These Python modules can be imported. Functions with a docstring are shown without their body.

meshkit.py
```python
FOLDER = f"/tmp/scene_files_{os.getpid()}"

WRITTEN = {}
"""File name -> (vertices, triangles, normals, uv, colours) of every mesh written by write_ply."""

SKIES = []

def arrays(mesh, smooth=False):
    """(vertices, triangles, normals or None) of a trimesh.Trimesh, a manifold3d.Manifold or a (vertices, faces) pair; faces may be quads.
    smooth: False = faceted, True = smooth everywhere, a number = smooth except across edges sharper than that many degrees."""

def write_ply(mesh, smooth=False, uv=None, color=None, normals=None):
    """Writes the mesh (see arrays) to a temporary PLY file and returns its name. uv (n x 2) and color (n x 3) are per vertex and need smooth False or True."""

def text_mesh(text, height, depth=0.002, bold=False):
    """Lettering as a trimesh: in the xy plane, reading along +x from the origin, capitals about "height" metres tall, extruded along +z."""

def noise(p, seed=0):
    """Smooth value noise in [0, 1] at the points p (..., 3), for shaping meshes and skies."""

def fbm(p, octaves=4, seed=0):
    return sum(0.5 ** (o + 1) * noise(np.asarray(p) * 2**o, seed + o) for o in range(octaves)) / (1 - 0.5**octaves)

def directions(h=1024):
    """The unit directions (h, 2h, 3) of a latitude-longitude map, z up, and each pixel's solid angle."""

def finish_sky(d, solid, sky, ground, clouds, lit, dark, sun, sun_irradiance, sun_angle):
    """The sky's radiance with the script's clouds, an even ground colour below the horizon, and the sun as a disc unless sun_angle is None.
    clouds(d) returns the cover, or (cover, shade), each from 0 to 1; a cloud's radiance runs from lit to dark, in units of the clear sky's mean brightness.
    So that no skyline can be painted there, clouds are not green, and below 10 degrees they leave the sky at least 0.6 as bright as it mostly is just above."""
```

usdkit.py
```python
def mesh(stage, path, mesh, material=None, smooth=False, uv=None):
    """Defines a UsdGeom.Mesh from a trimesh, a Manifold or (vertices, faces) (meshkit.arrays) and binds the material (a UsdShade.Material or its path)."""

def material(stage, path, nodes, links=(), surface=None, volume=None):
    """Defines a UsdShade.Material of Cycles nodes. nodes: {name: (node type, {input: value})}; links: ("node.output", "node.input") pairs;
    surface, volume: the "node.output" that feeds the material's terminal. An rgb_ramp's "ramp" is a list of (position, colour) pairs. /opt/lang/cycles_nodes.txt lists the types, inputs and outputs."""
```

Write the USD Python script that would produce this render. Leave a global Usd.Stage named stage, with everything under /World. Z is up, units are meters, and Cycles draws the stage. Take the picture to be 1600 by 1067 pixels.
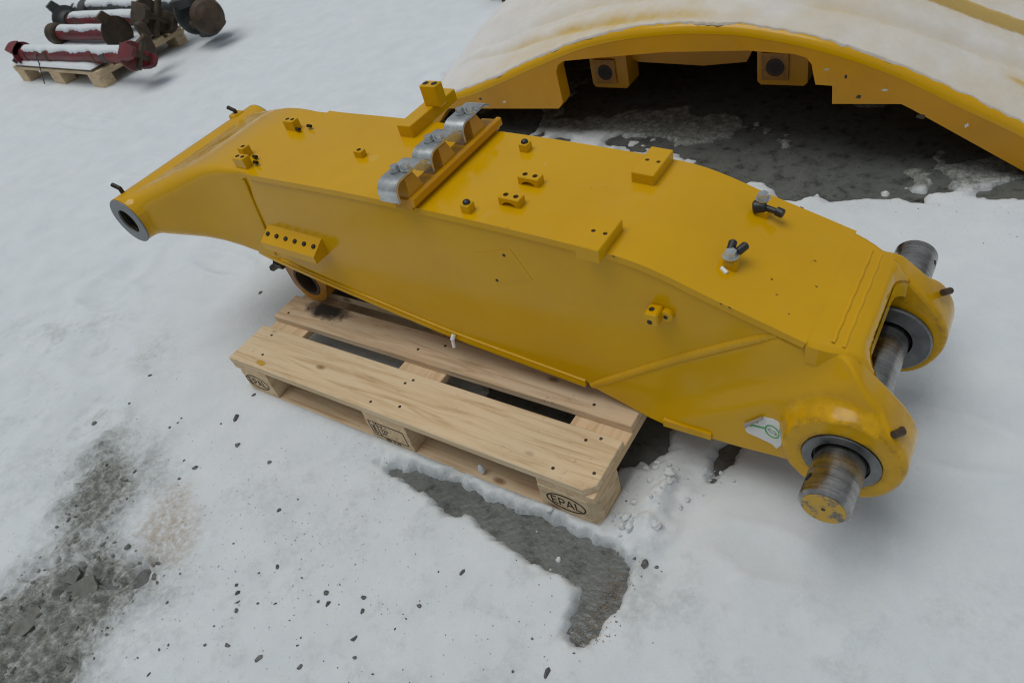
import math, random
import numpy as np, trimesh, shapely
import manifold3d as m3
from scipy.spatial import cKDTree
from pxr import Usd, UsdGeom, UsdLux, UsdShade, Sdf, Gf, Vt
import usdkit, meshkit
from meshkit import fbm, noise

stage = Usd.Stage.CreateInMemory()
UsdGeom.SetStageUpAxis(stage, UsdGeom.Tokens.z)
UsdGeom.SetStageMetersPerUnit(stage, 1.0)
UsdGeom.Xform.Define(stage, '/World')
rng = random.Random(7)
nrg = np.random.default_rng(7)
T = Sdf.ValueTypeNames
pi = math.pi

# ------------------------------------------------------------------ camera
CAM = np.array([1.76819863, -0.66792777, 1.37058881])
RGT = np.array([0.82226069, 0.52046455, -0.23022599])
DWN = np.array([0.21983356, -0.66360709, -0.71505163])
FWD = np.array([-0.52493863, 0.53734745, -0.6600736])
cam = UsdGeom.Camera.Define(stage, '/World/camera')
M4 = Gf.Matrix4d(*[float(x) for r in (list(RGT) + [0], list(-DWN) + [0], list(-FWD) + [0], list(CAM) + [1]) for x in r])
cam.AddTransformOp().Set(M4)
cam.CreateHorizontalApertureAttr(36.0)
cam.CreateVerticalApertureAttr(36.0 * 682 / 1024)
cam.CreateFocalLengthAttr(1127.43 / 1600 * 36)
cam.CreateClippingRangeAttr(Gf.Vec2f(0.05, 500))
cam.CreateFStopAttr(6.3)
cam.CreateFocusDistanceAttr(1.75)
cam.CreateExposureAttr(0.15)

# ------------------------------------------------------------------ sky and a veiled sun
SUN_EL, SUN_AZ = math.radians(76), math.radians(215)      # azimuth: anticlockwise from +x
sd = np.array([math.cos(SUN_EL) * math.cos(SUN_AZ), math.cos(SUN_EL) * math.sin(SUN_AZ), math.sin(SUN_EL)])
SKY_STRENGTH, CLOUD = 0.082, 4.1
usdkit.material(stage, '/World/Looks/sky', {
    'sky': ('sky_texture', {'sky_type': 'single_scattering', 'sun_disc': False, 'sun_elevation': SUN_EL,
                            'sun_rotation': math.atan2(sd[0], sd[1])}),
    'tc': ('texture_coordinate', {}),
    'n': ('noise_texture', {'scale': 2.2, 'detail': 4.0}),
    'r': ('rgb_ramp', {'ramp': [(0.25, (CLOUD * .80, CLOUD * .88, CLOUD * .97)), (0.75, (CLOUD * 1.06, CLOUD * 1.12, CLOUD * 1.18))]}),
    'm': ('mix_color', {'fac': 0.93, 'use_clamp': False}),
    'sx': ('separate_xyz', {}), 'el': ('map_range', {'from_min': 0.0, 'from_max': 1.0, 'to_min': .42, 'to_max': 1.26, 'clamp': True}),
    'ml': ('mix_color', {'blend_type': 'multiply', 'fac': 1.0, 'use_clamp': False}),
    'b': ('background_shader', {'strength': SKY_STRENGTH})},
    [('tc.generated', 'n.vector'), ('n.fac', 'r.fac'), ('sky.color', 'm.a'), ('r.color', 'm.b'), ('tc.generated', 'sx.vector'), ('sx.z', 'el.value'), ('m.result', 'ml.a'), ('el.result', 'ml.b'), ('ml.result', 'b.color')], surface='b.background')
dome = UsdLux.DomeLight.Define(stage, '/World/sky')
UsdShade.MaterialBindingAPI.Apply(dome.GetPrim()).Bind(UsdShade.Material.Get(stage, '/World/Looks/sky'))
dome.GetPrim().SetCustomDataByKey('kind', 'structure')
sun = UsdLux.DistantLight.Define(stage, '/World/sun')
sun.CreateIntensityAttr(0.33); sun.CreateAngleAttr(40.0)
sun.GetPrim().CreateAttribute('inputs:normalize', T.Bool).Set(True)
sun.CreateColorAttr(Gf.Vec3f(1.0, 0.97, 0.93))
zax = sd / np.linalg.norm(sd); xax = np.cross([0, 0, 1], zax); xax /= np.linalg.norm(xax); yax = np.cross(zax, xax)
sun.AddTransformOp().Set(Gf.Matrix4d(*[float(x) for r in (list(xax) + [0], list(yax) + [0], list(zax) + [0], [0, 0, 5, 1]) for x in r]))

# ------------------------------------------------------------------ materials
LK = '/World/Looks/'
def mat(name, nodes, links, surface='p.BSDF'):
    return usdkit.material(stage, LK + name, nodes, links, surface=surface)

def paint(name, base, worn, rough=0.085, dirt=0.16, scale=1.0):
    """glossy machine paint with dust film, fine grime spots and orange peel"""
    return mat(name, {
        'tc': ('texture_coordinate', {}),
        'n1': ('noise_texture', {'scale': 3.5 * scale, 'detail': 6.0, 'roughness': .6}),
        'r1': ('rgb_ramp', {'ramp': [(0.35, base), (0.7, worn)]}),
        'n2': ('noise_texture', {'scale': 75.0, 'detail': 5.0, 'roughness': .7}),
        'r2': ('rgb_ramp', {'ramp': [(0.66, (0, 0, 0)), (0.74, (1, 1, 1))]}),
        'n2b': ('noise_texture', {'scale': 5.0, 'detail': 3.0}),
        'r2b': ('rgb_ramp', {'ramp': [(0.48, (0, 0, 0)), (0.68, (1, 1, 1))]}),
        'mul': ('math', {'math_type': 'multiply'}),
        'mul2': ('math', {'math_type': 'multiply', 'value2': dirt * 4}),
        'mx': ('mix_color', {'b': (0.06, 0.035, 0.015)}),
        # scratches: thin stretched noise, only here and there
        'ms': ('mapping', {'scale': (9, 9, 260), 'rotation': (.5, .35, .2)}), 'ns': ('noise_texture', {'scale': 1.0, 'detail': 2.0}),
        'rs': ('rgb_ramp', {'ramp': [(.72, (0, 0, 0)), (.75, (.25, .25, .25))]}), 'mscr': ('math', {'math_type': 'multiply'}), 'mxs': ('mix_color', {'b': (.62, .45, .16)}),
        # dried dust film
        'nd': ('noise_texture', {'scale': 6.5, 'detail': 9.0, 'roughness': .72}), 'rd': ('rgb_ramp', {'ramp': [(.5, (0, 0, 0)), (.8, (.14, .14, .14))]}), 'mxd': ('mix_color', {'b': (.46, .33, .12)}),
        'n3': ('noise_texture', {'scale': 8.0, 'detail': 9.0, 'roughness': .75}),
        'rr': ('map_range', {'from_min': .38, 'from_max': .72, 'to_min': rough, 'to_max': rough + .2, 'clamp': True}),
        'n4': ('noise_texture', {'scale': 9.0, 'detail': 2.0}), 'n5': ('noise_texture', {'scale': 240.0, 'detail': 1.0}),
        'bp': ('bump', {'strength': .10, 'distance': .004}), 'bp2': ('bump', {'strength': .05, 'distance': .0006}),
        'p': ('principled_bsdf', {'specular_ior_level': .3})},
        [('tc.object', 'n1.vector'), ('tc.object', 'n2.vector'), ('tc.object', 'n3.vector'), ('tc.object', 'n4.vector'), ('tc.object', 'n5.vector'), ('tc.object', 'n2b.vector'), ('tc.object', 'nd.vector'), ('tc.object', 'ms.vector'),
         ('n1.fac', 'r1.fac'), ('n2.fac', 'r2.fac'), ('n2b.fac', 'r2b.fac'), ('r2.color', 'mul.value1'), ('r2b.color', 'mul.value2'), ('mul.value', 'mul2.value1'),
         ('ms.vector', 'ns.vector'), ('ns.fac', 'rs.fac'), ('rs.color', 'mscr.value1'), ('r2b.color', 'mscr.value2'), ('nd.fac', 'rd.fac'), ('r1.color', 'mxd.a'), ('rd.color', 'mxd.fac'),
         ('mxd.result', 'mxs.a'), ('mscr.value', 'mxs.fac'), ('mxs.result', 'mx.a'), ('mul2.value', 'mx.fac'), ('mx.result', 'p.base_color'),
         ('n3.fac', 'rr.value'), ('rr.result', 'p.roughness'), ('n4.fac', 'bp.height'), ('n5.fac', 'bp2.height'), ('bp.normal', 'bp2.normal'), ('bp2.normal', 'p.normal')])
YEL = paint('yellow_paint', (.59, .325, .0), (.535, .288, .001))
YELB = paint('yellow_paint_grimy', (.56, .265, .002), (.46, .215, .006), rough=.22, dirt=.26)
YELO = paint('yellow_paint_oily', (.46, .2, .004), (.16, .075, .02), rough=.2, dirt=.3, scale=5.0)
YELP = mat('yellow_paint_greasy_boss', {
    'tc': ('texture_coordinate', {}), 'sx': ('separate_xyz', {}), 'cx': ('combine_xyz', {}), 'd': ('vector_math', {'math_type': 'distance', 'vector2': (1.504, 0, .107)}),
    'n': ('noise_texture', {'scale': 38.0, 'detail': 7.0, 'roughness': .75}), 'rg': ('rgb_ramp', {'ramp': [(.066, (.9, .9, .9)), (.072, (.45, .45, .45)), (.078, (.05, .05, .05)), (.094, (.12, .12, .12)), (.1, (.55, .55, .55)), (.106, (.25, .25, .25)), (.14, (.02, .02, .02)), (.3, (0, 0, 0))]}),
    'rn': ('rgb_ramp', {'ramp': [(.42, (0, 0, 0)), (.6, (1, 1, 1))]}), 'm': ('math', {'math_type': 'multiply'}),
    'n1': ('noise_texture', {'scale': 4.0, 'detail': 5.0}), 'r1': ('rgb_ramp', {'ramp': [(.35, (.59, .325, .0)), (.7, (.535, .288, .001))]}),
    'mx': ('mix_color', {'b': (.055, .035, .015)}), 'n4': ('noise_texture', {'scale': 9.0, 'detail': 2.0}), 'bp': ('bump', {'strength': .12, 'distance': .004}),
    'p': ('principled_bsdf', {'roughness': .17, 'specular_ior_level': .3})},
    [('tc.object', 'sx.vector'), ('sx.x', 'cx.x'), ('sx.z', 'cx.z'), ('cx.vector', 'd.vector1'), ('d.value', 'rg.fac'), ('tc.object', 'n.vector'), ('n.fac', 'rn.fac'), ('rg.color', 'm.value1'), ('rn.color', 'm.value2'),
     ('tc.object', 'n1.vector'), ('n1.fac', 'r1.fac'), ('r1.color', 'mx.a'), ('m.value', 'mx.fac'), ('mx.result', 'p.base_color'), ('tc.object', 'n4.vector'), ('n4.fac', 'bp.height'), ('bp.normal', 'p.normal')])
RED = paint('red_paint', (.17, .013, .022), (.07, .028, .025), rough=.36, dirt=.28, scale=3.0)

def metal(name, c1, c2, rough, scale=(4, 60, 4), metallic=1.0, bump=.15):
    return mat(name, {
        'tc': ('texture_coordinate', {}), 'mp': ('mapping', {'scale': scale}),
        'n': ('noise_texture', {'scale': 2.0, 'detail': 6.0, 'roughness': .65}),
        'n2': ('noise_texture', {'scale': 14.0, 'detail': 6.0, 'roughness': .7}),
        'mm': ('math', {'math_type': 'multiply_add', 'value2': .5}), 'h': ('math', {'math_type': 'multiply', 'value2': .5}),
        'r': ('rgb_ramp', {'ramp': [(0.36, c1), (0.62, c2)]}),
        'rr': ('map_range', {'from_min': .3, 'from_max': .7, 'to_min': rough - .1, 'to_max': rough + .16}),
        'bp': ('bump', {'strength': bump, 'distance': .002}),
        'p': ('principled_bsdf', {'metallic': metallic})},
        [('tc.object', 'mp.vector'), ('mp.vector', 'n.vector'), ('tc.object', 'n2.vector'), ('n.fac', 'h.value1'), ('n2.fac', 'mm.value1'), ('h.value', 'mm.value3'),
         ('mm.value', 'r.fac'), ('n2.fac', 'rr.value'), ('rr.result', 'p.roughness'), ('r.color', 'p.base_color'), ('mm.value', 'bp.height'), ('bp.normal', 'p.normal')])
PIN = metal('ground_steel', (.15, .135, .11), (.42, .415, .40), .24, (3, 90, 3))
RING = metal('bushing_steel', (.11, .112, .113), (.26, .265, .27), .40, (8, 8, 8))
FACE = metal('machined_face', (.17, .18, .19), (.24, .25, .26), .5, (8, 8, 8), metallic=.35, bump=.03)
GALV = metal('galvanised_steel', (.38, .40, .40), (.62, .64, .63), .28, (10, 10, 10), metallic=.85)
RUST = metal('rusty_iron', (.022, .017, .012), (.085, .052, .028), .6, (10, 10, 10), metallic=.25, bump=.5)
GREYIRON = metal('grey_iron', (.03, .034, .036), (.075, .08, .075), .55, (10, 10, 10), metallic=.3, bump=.4)
DARKB = metal('black_oxide_bolt', (.012, .011, .01), (.05, .042, .03), .42, (10, 10, 10), metallic=.6)
BLACK = mat('black_rubber', {'p': ('principled_bsdf', {'base_color': (.012, .013, .014), 'roughness': .42})}, [])
HOLE = mat('oily_bore', {'p': ('principled_bsdf', {'base_color': (.012, .010, .008), 'roughness': .6})}, [])
BRASS = metal('thread_brass', (.05, .042, .02), (.2, .17, .085), .35, (10, 10, 10), metallic=.8)

def wood(name, light, dark, seam, weather=.0, grain=(2.2, 34, 34)):
    return mat(name, {
        'tc': ('texture_coordinate', {}), 'oi': ('object_info', {}),
        'of': ('combine_xyz', {}), 'of2': ('math', {'math_type': 'multiply', 'value2': 37.0}),
        'ad': ('mix_vector', {'fac': 1.0, 'use_clamp': False}),
        'mp': ('mapping', {'scale': grain}), 'mva': ('vector_math', {'math_type': 'add'}),
        'nd': ('noise_texture', {'scale': 1.1, 'detail': 3.0, 'distortion': .6}),
        'wv': ('noise_texture', {'scale': 1.6, 'detail': 7.0, 'roughness': .62, 'distortion': .9}),
        'r': ('rgb_ramp', {'ramp': [(.28, dark), (.46, seam), (.56, light), (.9, light)]}),
        # knots
        'mk': ('mapping', {'scale': (5.2, 11.0, 11.0)}),
        'vk': ('voronoi_texture', {'scale': 1.0, 'randomness': 1.0}),
        'rk': ('rgb_ramp', {'ramp': [(.05, (1, 1, 1)), (.09, (.5, .5, .5)), (.12, (0, 0, 0))]}),
        'mxk': ('mix_color', {'b': (.17, .085, .035)}),
        # scuffs
        'ns': ('noise_texture', {'scale': 48.0, 'detail': 6.0, 'roughness': .75}),
        'rs': ('rgb_ramp', {'ramp': [(.60, (0, 0, 0)), (.72, (1, 1, 1))]}),
        'nb': ('noise_texture', {'scale': 5.5, 'detail': 3.0}),
        'rb': ('rgb_ramp', {'ramp': [(.47, (0, 0, 0)), (.68, (1, 1, 1))]}),
        'ms': ('math', {'math_type': 'multiply'}), 'ms2': ('math', {'math_type': 'multiply', 'value2': .75 + weather}),
        'mxs': ('mix_color', {'b': (.10, .085, .065)}),
        'kfac': ('math', {'math_type': 'multiply', 'value2': .8}),
        # broad greying
        'ng': ('noise_texture', {'scale': 2.6, 'detail': 4.0}),
        'rg': ('rgb_ramp', {'ramp': [(.45, (0, 0, 0)), (.8, (.3 + weather, .3 + weather, .3 + weather))]}),
        'mxg': ('mix_color', {'b': (.45, .40, .29)}),
        'bp': ('bump', {'strength': .35, 'distance': .0025}),
        'p': ('principled_bsdf', {'roughness': .75, 'specular_ior_level': .3})},
        [('oi.random', 'of2.value1'), ('of2.value', 'of.x'), ('of2.value', 'of.y'), ('of2.value', 'of.z'),
         ('tc.object', 'mva.vector1'), ('of.vector', 'mva.vector2'), ('mva.vector', 'mp.vector'), ('mp.vector', 'wv.vector'), ('wv.fac', 'r.fac'),
         ('mva.vector', 'mk.vector'), ('mk.vector', 'vk.vector'), ('vk.distance', 'rk.fac'), ('rk.color', 'kfac.value1'),
         ('r.color', 'mxk.a'), ('kfac.value', 'mxk.fac'),
         ('mva.vector', 'ns.vector'), ('mva.vector', 'nb.vector'), ('ns.fac', 'rs.fac'), ('nb.fac', 'rb.fac'), ('rs.color', 'ms.value1'), ('rb.color', 'ms.value2'),
         ('ms.value', 'ms2.value1'), ('mva.vector', 'ng.vector'), ('ng.fac', 'rg.fac'), ('mxk.result', 'mxg.a'), ('rg.color', 'mxg.fac'),
         ('mxg.result', 'mxs.a'), ('ms2.value', 'mxs.fac'), ('mxs.result', 'p.base_color'), ('wv.fac', 'bp.height'), ('bp.normal', 'p.normal')])
WOOD = wood('pine_board', (.63, .50, .325), (.40, .27, .145), (.57, .435, .265))
WOOD2 = wood('pine_board_pinkish', (.62, .475, .31), (.38, .24, .13), (.55, .40, .245))
WOODE = wood('pine_block', (.62, .475, .295), (.38, .25, .14), (.54, .40, .24), weather=.1, grain=(30, 9, 30))
WOODC = wood('pine_cross_board', (.64, .475, .30), (.42, .28, .15), (.57, .41, .24), grain=(34, 2.2, 34))
BRAND = mat('burnt_stamp', {'p': ('principled_bsdf', {'base_color': (.035, .018, .010), 'roughness': .8})}, [])
NAIL = metal('nail_head', (.03, .022, .015), (.10, .085, .07), .5, (20, 20, 20), metallic=.7)

def snowmat(name, tint, attr=True):
    nodes = {
        'tc': ('geometry', {}),
        'n1': ('noise_texture', {'scale': 9.0, 'detail': 6.0, 'roughness': .6}),
        'r1': ('rgb_ramp', {'ramp': [(.3, (.585, .628, .652)), (.7, (.645, .684, .704))]}),
        'ng': ('noise_texture', {'scale': 130.0, 'detail': 4.0, 'roughness': .7}),
        'n3': ('noise_texture', {'scale': 48.0, 'detail': 8.0, 'roughness': .78}),
        'bp': ('bump', {'strength': .55, 'distance': .006}),
        'p': ('principled_bsdf', {'roughness': .82, 'specular_ior_level': .25, 'subsurface_weight': .25, 'subsurface_radius': (.6, .7, .9), 'subsurface_scale': .01})}
    links = [('tc.position', 'n1.vector'), ('tc.position', 'ng.vector'), ('tc.position', 'n3.vector'), ('n1.fac', 'r1.fac'), ('n3.fac', 'bp.height'), ('bp.normal', 'p.normal')]
    if attr:
        nodes.update({
            'at': ('attribute', {'attribute': 'dirt'}), 'sx': ('separate_color', {}),
            # slush: patchy blend towards grey slurry where dirt.r is high
            'a1': ('math', {'math_type': 'multiply_add', 'value2': 1.6, 'value3': -.8}),
            'nm': ('noise_texture', {'scale': 46.0, 'detail': 9.0, 'roughness': .82}),
            'a2': ('math', {'math_type': 'multiply_add', 'value2': 3.6, 'value3': -1.8}),
            'a3': ('math', {'math_type': 'add'}),
            'a4': ('math', {'math_type': 'add', 'value2': 0.0, 'use_clamp': True}),
            'sl': ('rgb_ramp', {'ramp': [(0.3, (.44, .46, .45)), (.42, (.27, .285, .265)), (.52, (.165, .175, .155)), (.66, (.08, .084, .07))]}),
            'mx': ('mix_color', {}),
            # tan sand where dirt.g is high
            'b1': ('math', {'math_type': 'multiply'}), 'br': ('rgb_ramp', {'ramp': [(.38, (0, 0, 0)), (.66, (1, 1, 1))]}),
            'mx2': ('mix_color', {'b': (.36, .285, .205)}),
            # grit where dirt.b is high
            'gr': ('rgb_ramp', {'ramp': [(.66, (0, 0, 0)), (.72, (1, 1, 1))]}), 'g1': ('math', {'math_type': 'multiply'}),
            'mx3': ('mix_color', {'b': (.09, .09, .085)})})
        links += [('at.color', 'sx.color'), ('tc.position', 'nm.vector'), ('sx.r', 'a1.value1'), ('nm.fac', 'a2.value1'), ('a1.value', 'a3.value1'), ('a2.value', 'a3.value2'),
                  ('sx.r', 'a3r.value1'), ('a3.value', 'a3r.value2'), ('a3r.value', 'a4.value1'),
                  ('n3.fac', 'sl.fac'), ('r1.color', 'mx.a'), ('sl.color', 'mx.b'), ('a4.value', 'mx.fac'),
                  ('nm.fac', 'br.fac'), ('br.color', 'b1.value1'), ('sx.g', 'b1.value2'), ('mx.result', 'mx2.a'), ('b1.value', 'mx2.fac'),
                  ('ng.fac', 'gr.fac'), ('gr.color', 'g1.value1'), ('sx.b', 'g1.value2'), ('mx2.result', 'mx3.a'), ('g1.value', 'mx3.fac'), ('mx3.result', 'p.base_color')]
        nodes['a3r'] = ('math', {'math_type': 'multiply_add', 'value3': 0.0})
        # fac = r * (noise term) pushed
        links = [l for l in links if l[1] not in ('a3r.value2',)] + [('a3.value', 'a3p.value1'), ('a3p.value', 'a3r.value2')]
        nodes['a3p'] = ('math', {'math_type': 'add', 'value2': .75})
    else:
        nodes.update({'nt': ('noise_texture', {'scale': 4.0, 'detail': 6.0, 'roughness': .7}),
                      'at': ('attribute', {'attribute': 'dirt'}), 'sx': ('separate_color', {}),
                      'rt': ('rgb_ramp', {'ramp': [(.32, (.15, .15, .15)), (.66, (1, 1, 1))]}), 'm1': ('math', {'math_type': 'multiply', 'use_clamp': True}),
                      'm2': ('math', {'math_type': 'add', 'use_clamp': True}),
                      'mx': ('mix_color', {'b': tint})})
        links += [('tc.position', 'nt.vector'), ('nt.fac', 'rt.fac'), ('at.color', 'sx.color'), ('rt.color', 'm1.value1'), ('sx.r', 'm1.value2'),
                  ('m1.value', 'm2.value1'), ('sx.g', 'm2.value2'), ('r1.color', 'mx.a'), ('m2.value', 'mx.fac'), ('mx.result', 'p.base_color')]
    if not attr: nodes['r1'] = ('rgb_ramp', {'ramp': [(.3, (.60, .59, .565)), (.7, (.68, .67, .65))]})
    return mat(name, nodes, links)
SNOW = snowmat('snow', None)
SNOWT = snowmat('thin_snow_on_paint', (.56, .40, .14), attr=False)
CONC = mat('wet_concrete', {
    'g': ('geometry', {}), 'n1': ('noise_texture', {'scale': 19.0, 'detail': 9.0, 'roughness': .72}),
    'r1': ('rgb_ramp', {'ramp': [(.30, (.022, .022, .019)), (.40, (.06, .064, .059)), (.47, (.098, .105, .098)), (.58, (.12, .128, .12)), (.64, (.08, .076, .064)), (.72, (.05, .036, .024))]}),
    'n2': ('noise_texture', {'scale': 3.0, 'detail': 4.0}),
    'rr': ('map_range', {'from_min': .35, 'from_max': .65, 'to_min': .1, 'to_max': .45}),
    'n3': ('noise_texture', {'scale': 70.0, 'detail': 5.0}), 'bp': ('bump', {'strength': .35, 'distance': .006}),
    'p': ('principled_bsdf', {})},
    [('g.position', 'n1.vector'), ('g.position', 'n2.vector'), ('g.position', 'n3.vector'), ('n1.fac', 'r1.fac'), ('r1.color', 'p.base_color'),
     ('n2.fac', 'rr.value'), ('rr.result', 'p.roughness'), ('n3.fac', 'bp.height'), ('bp.normal', 'p.normal')])
STONE = mat('grey_stone', {
    'g': ('geometry', {}), 'oi': ('object_info', {}), 'n1': ('noise_texture', {'scale': 160.0, 'detail': 4.0}),
    'r1': ('rgb_ramp', {'ramp': [(.3, (.05, .053, .055)), (.7, (.125, .125, .12))]}),
    'h': ('hsv', {}), 'mr': ('map_range', {'to_min': .65, 'to_max': 1.5}),
    'p': ('principled_bsdf', {'roughness': .6})},
    [('g.position', 'n1.vector'), ('n1.fac', 'r1.fac'), ('r1.color', 'h.color'), ('oi.random', 'mr.value'), ('mr.result', 'h.value'), ('h.color', 'p.base_color')])
MUD = mat('frozen_mud', {
    'g': ('geometry', {}), 'n1': ('noise_texture', {'scale': 45.0, 'detail': 6.0, 'roughness': .7}),
    'r1': ('rgb_ramp', {'ramp': [(.3, (.07, .073, .06)), (.65, (.135, .138, .115))]}), 'bp': ('bump', {'strength': .4, 'distance': .006}),
    'p': ('principled_bsdf', {'roughness': .5})},
    [('g.position', 'n1.vector'), ('n1.fac', 'r1.fac'), ('r1.color', 'p.base_color'), ('n1.fac', 'bp.height'), ('bp.normal', 'p.normal')])
PAPER = mat('sticker_paper', {'p': ('principled_bsdf', {'base_color': (.66, .66, .64), 'roughness': .45})}, [])
PAPERB = mat('sticker_back', {'p': ('principled_bsdf', {'base_color': (.30, .26, .22), 'roughness': .6})}, [])
GREEN = mat('green_ink', {'p': ('principled_bsdf', {'base_color': (.03, .33, .06), 'roughness': .5})}, [])
INK = mat('grey_ink', {'p': ('principled_bsdf', {'base_color': (.25, .36, .25), 'roughness': .5})}, [])
WHITEP = mat('white_plastic', {'p': ('principled_bsdf', {'base_color': (.7, .7, .68), 'roughness': .5, 'subsurface_weight': .2, 'subsurface_scale': .003})}, [])
STRAP = mat('packing_strap', {'p': ('principled_bsdf', {'base_color': (.05, .06, .06), 'roughness': .5})}, [])

# ------------------------------------------------------------------ helpers
used = {}
def numbered(parent, name):
    k = used.get((parent, name), 0); used[(parent, name)] = k + 1
    return name if k == 0 else f'{name}_{k:03d}'
BASE = {}
def setdata(prim, label=None, cat=None, group=None, kind=None):
    for k, v in (('label', label), ('category', cat), ('group', group), ('kind', kind)):
        if v: prim.SetCustomDataByKey(k, v)
def thing(name, label, cat, base=(0, 0, 0), group=None, rotz=0, kind=None):
    p = '/World/' + numbered('/World', name)
    x = UsdGeom.Xform.Define(stage, p); x.AddTranslateOp().Set(Gf.Vec3d(*map(float, base)))
    if rotz: x.AddRotateZOp().Set(float(rotz))
    BASE[p] = np.zeros(3) if rotz else np.array(base, float)
    setdata(x.GetPrim(), label, cat, group, kind)
    return p
def arr(mesh):
    if hasattr(mesh, 'to_mesh'):
        m = mesh.to_mesh(); return np.array(m.vert_properties[:, :3], float), np.array(m.tri_verts)
    if isinstance(mesh, (tuple, list)): return np.asarray(mesh[0], float), np.asarray(mesh[1], int)
    return np.array(mesh.vertices), np.array(mesh.faces)
def part(root, name, mesh, m, smooth=30, label=None, kind=None):
    """one mesh, given in the coordinates of the world, as a child of root (a thing or a part)"""
    top = '/'.join(root.split('/')[:3])
    v, f = arr(mesh)
    p = root + '/' + numbered(root, name)
    g = usdkit.mesh(stage, p, trimesh.Trimesh(v - BASE.get(top, 0), f, process=False) if f.shape[1] == 3 else (v - BASE.get(top, 0), f), m, smooth=smooth)
    setdata(g.GetPrim(), label, None, None, kind)
    return p
def single(name, mesh, m, label, cat, base, group=None, kind=None, smooth=30):
    """a thing that is one mesh"""
    v, f = arr(mesh); base = np.array(base, float)
    p = '/World/' + numbered('/World', name)
    g = usdkit.mesh(stage, p, trimesh.Trimesh(v - base, f, process=False), m, smooth=smooth)
    UsdGeom.Xformable(g).AddTranslateOp().Set(Gf.Vec3d(*map(float, base)))
    setdata(g.GetPrim(), label, cat, group, kind)
    return g
def cat_(*ms): return trimesh.util.concatenate([trimesh.Trimesh(*arr(m), process=False) for m in ms])
def bbox(x0, x1, y0, y1, z0, z1, c=0.002):
    """a box with chamfered edges"""
    pts = []
    for x in (x0, x1):
        for y in (y0, y1):
            for z in (z0, z1):
                sx, sy, sz = (c if x == x0 else -c), (c if y == y0 else -c), (c if z == z0 else -c)
                pts += [(x + sx, y + sy, z), (x + sx, y, z + sz), (x, y + sy, z + sz)]
    return m3.Manifold.hull_points(np.array(pts, np.float64))
def cyl(p0, p1, r, r1=None, n=40, cap=0.0):
    """a solid rod from p0 to p1, its rims chamfered by cap"""
    p0, p1 = np.array(p0, float), np.array(p1, float); d = p1 - p0; L = np.linalg.norm(d); r1 = r if r1 is None else r1
    if cap: prof = [(0, 0), (r - cap, 0), (r, cap), (r1, L - cap), (r1 - cap, L), (0, L)]
    else: prof = [(0, 0), (r, 0), (r1, L), (0, L)]
    m = m3.CrossSection([np.array(prof)]).revolve(n)
    return m.transform(frame(p0, d))
def frame(p0, d):
    d = np.array(d, float) / np.linalg.norm(d); a = np.array([0, 0, 1.0]) if abs(d[2]) < .9 else np.array([1.0, 0, 0])
    x = np.cross(a, d); x /= np.linalg.norm(x); y = np.cross(d, x)
    return np.c_[x, y, d, np.array(p0, float)]
def lathe(prof, p0, d, n=64):
    return m3.CrossSection([np.array(prof)]).revolve(n).transform(frame(p0, d))
def ring(p0, p1, ro, ri, n=64, ch=.0015):
    L = np.linalg.norm(np.array(p1, float) - np.array(p0, float))
    return lathe([(ri, 0), (ro - ch, 0), (ro, ch), (ro, L - ch), (ro - ch, L), (ri, L)], p0, np.array(p1, float) - np.array(p0, float), n)
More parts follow.
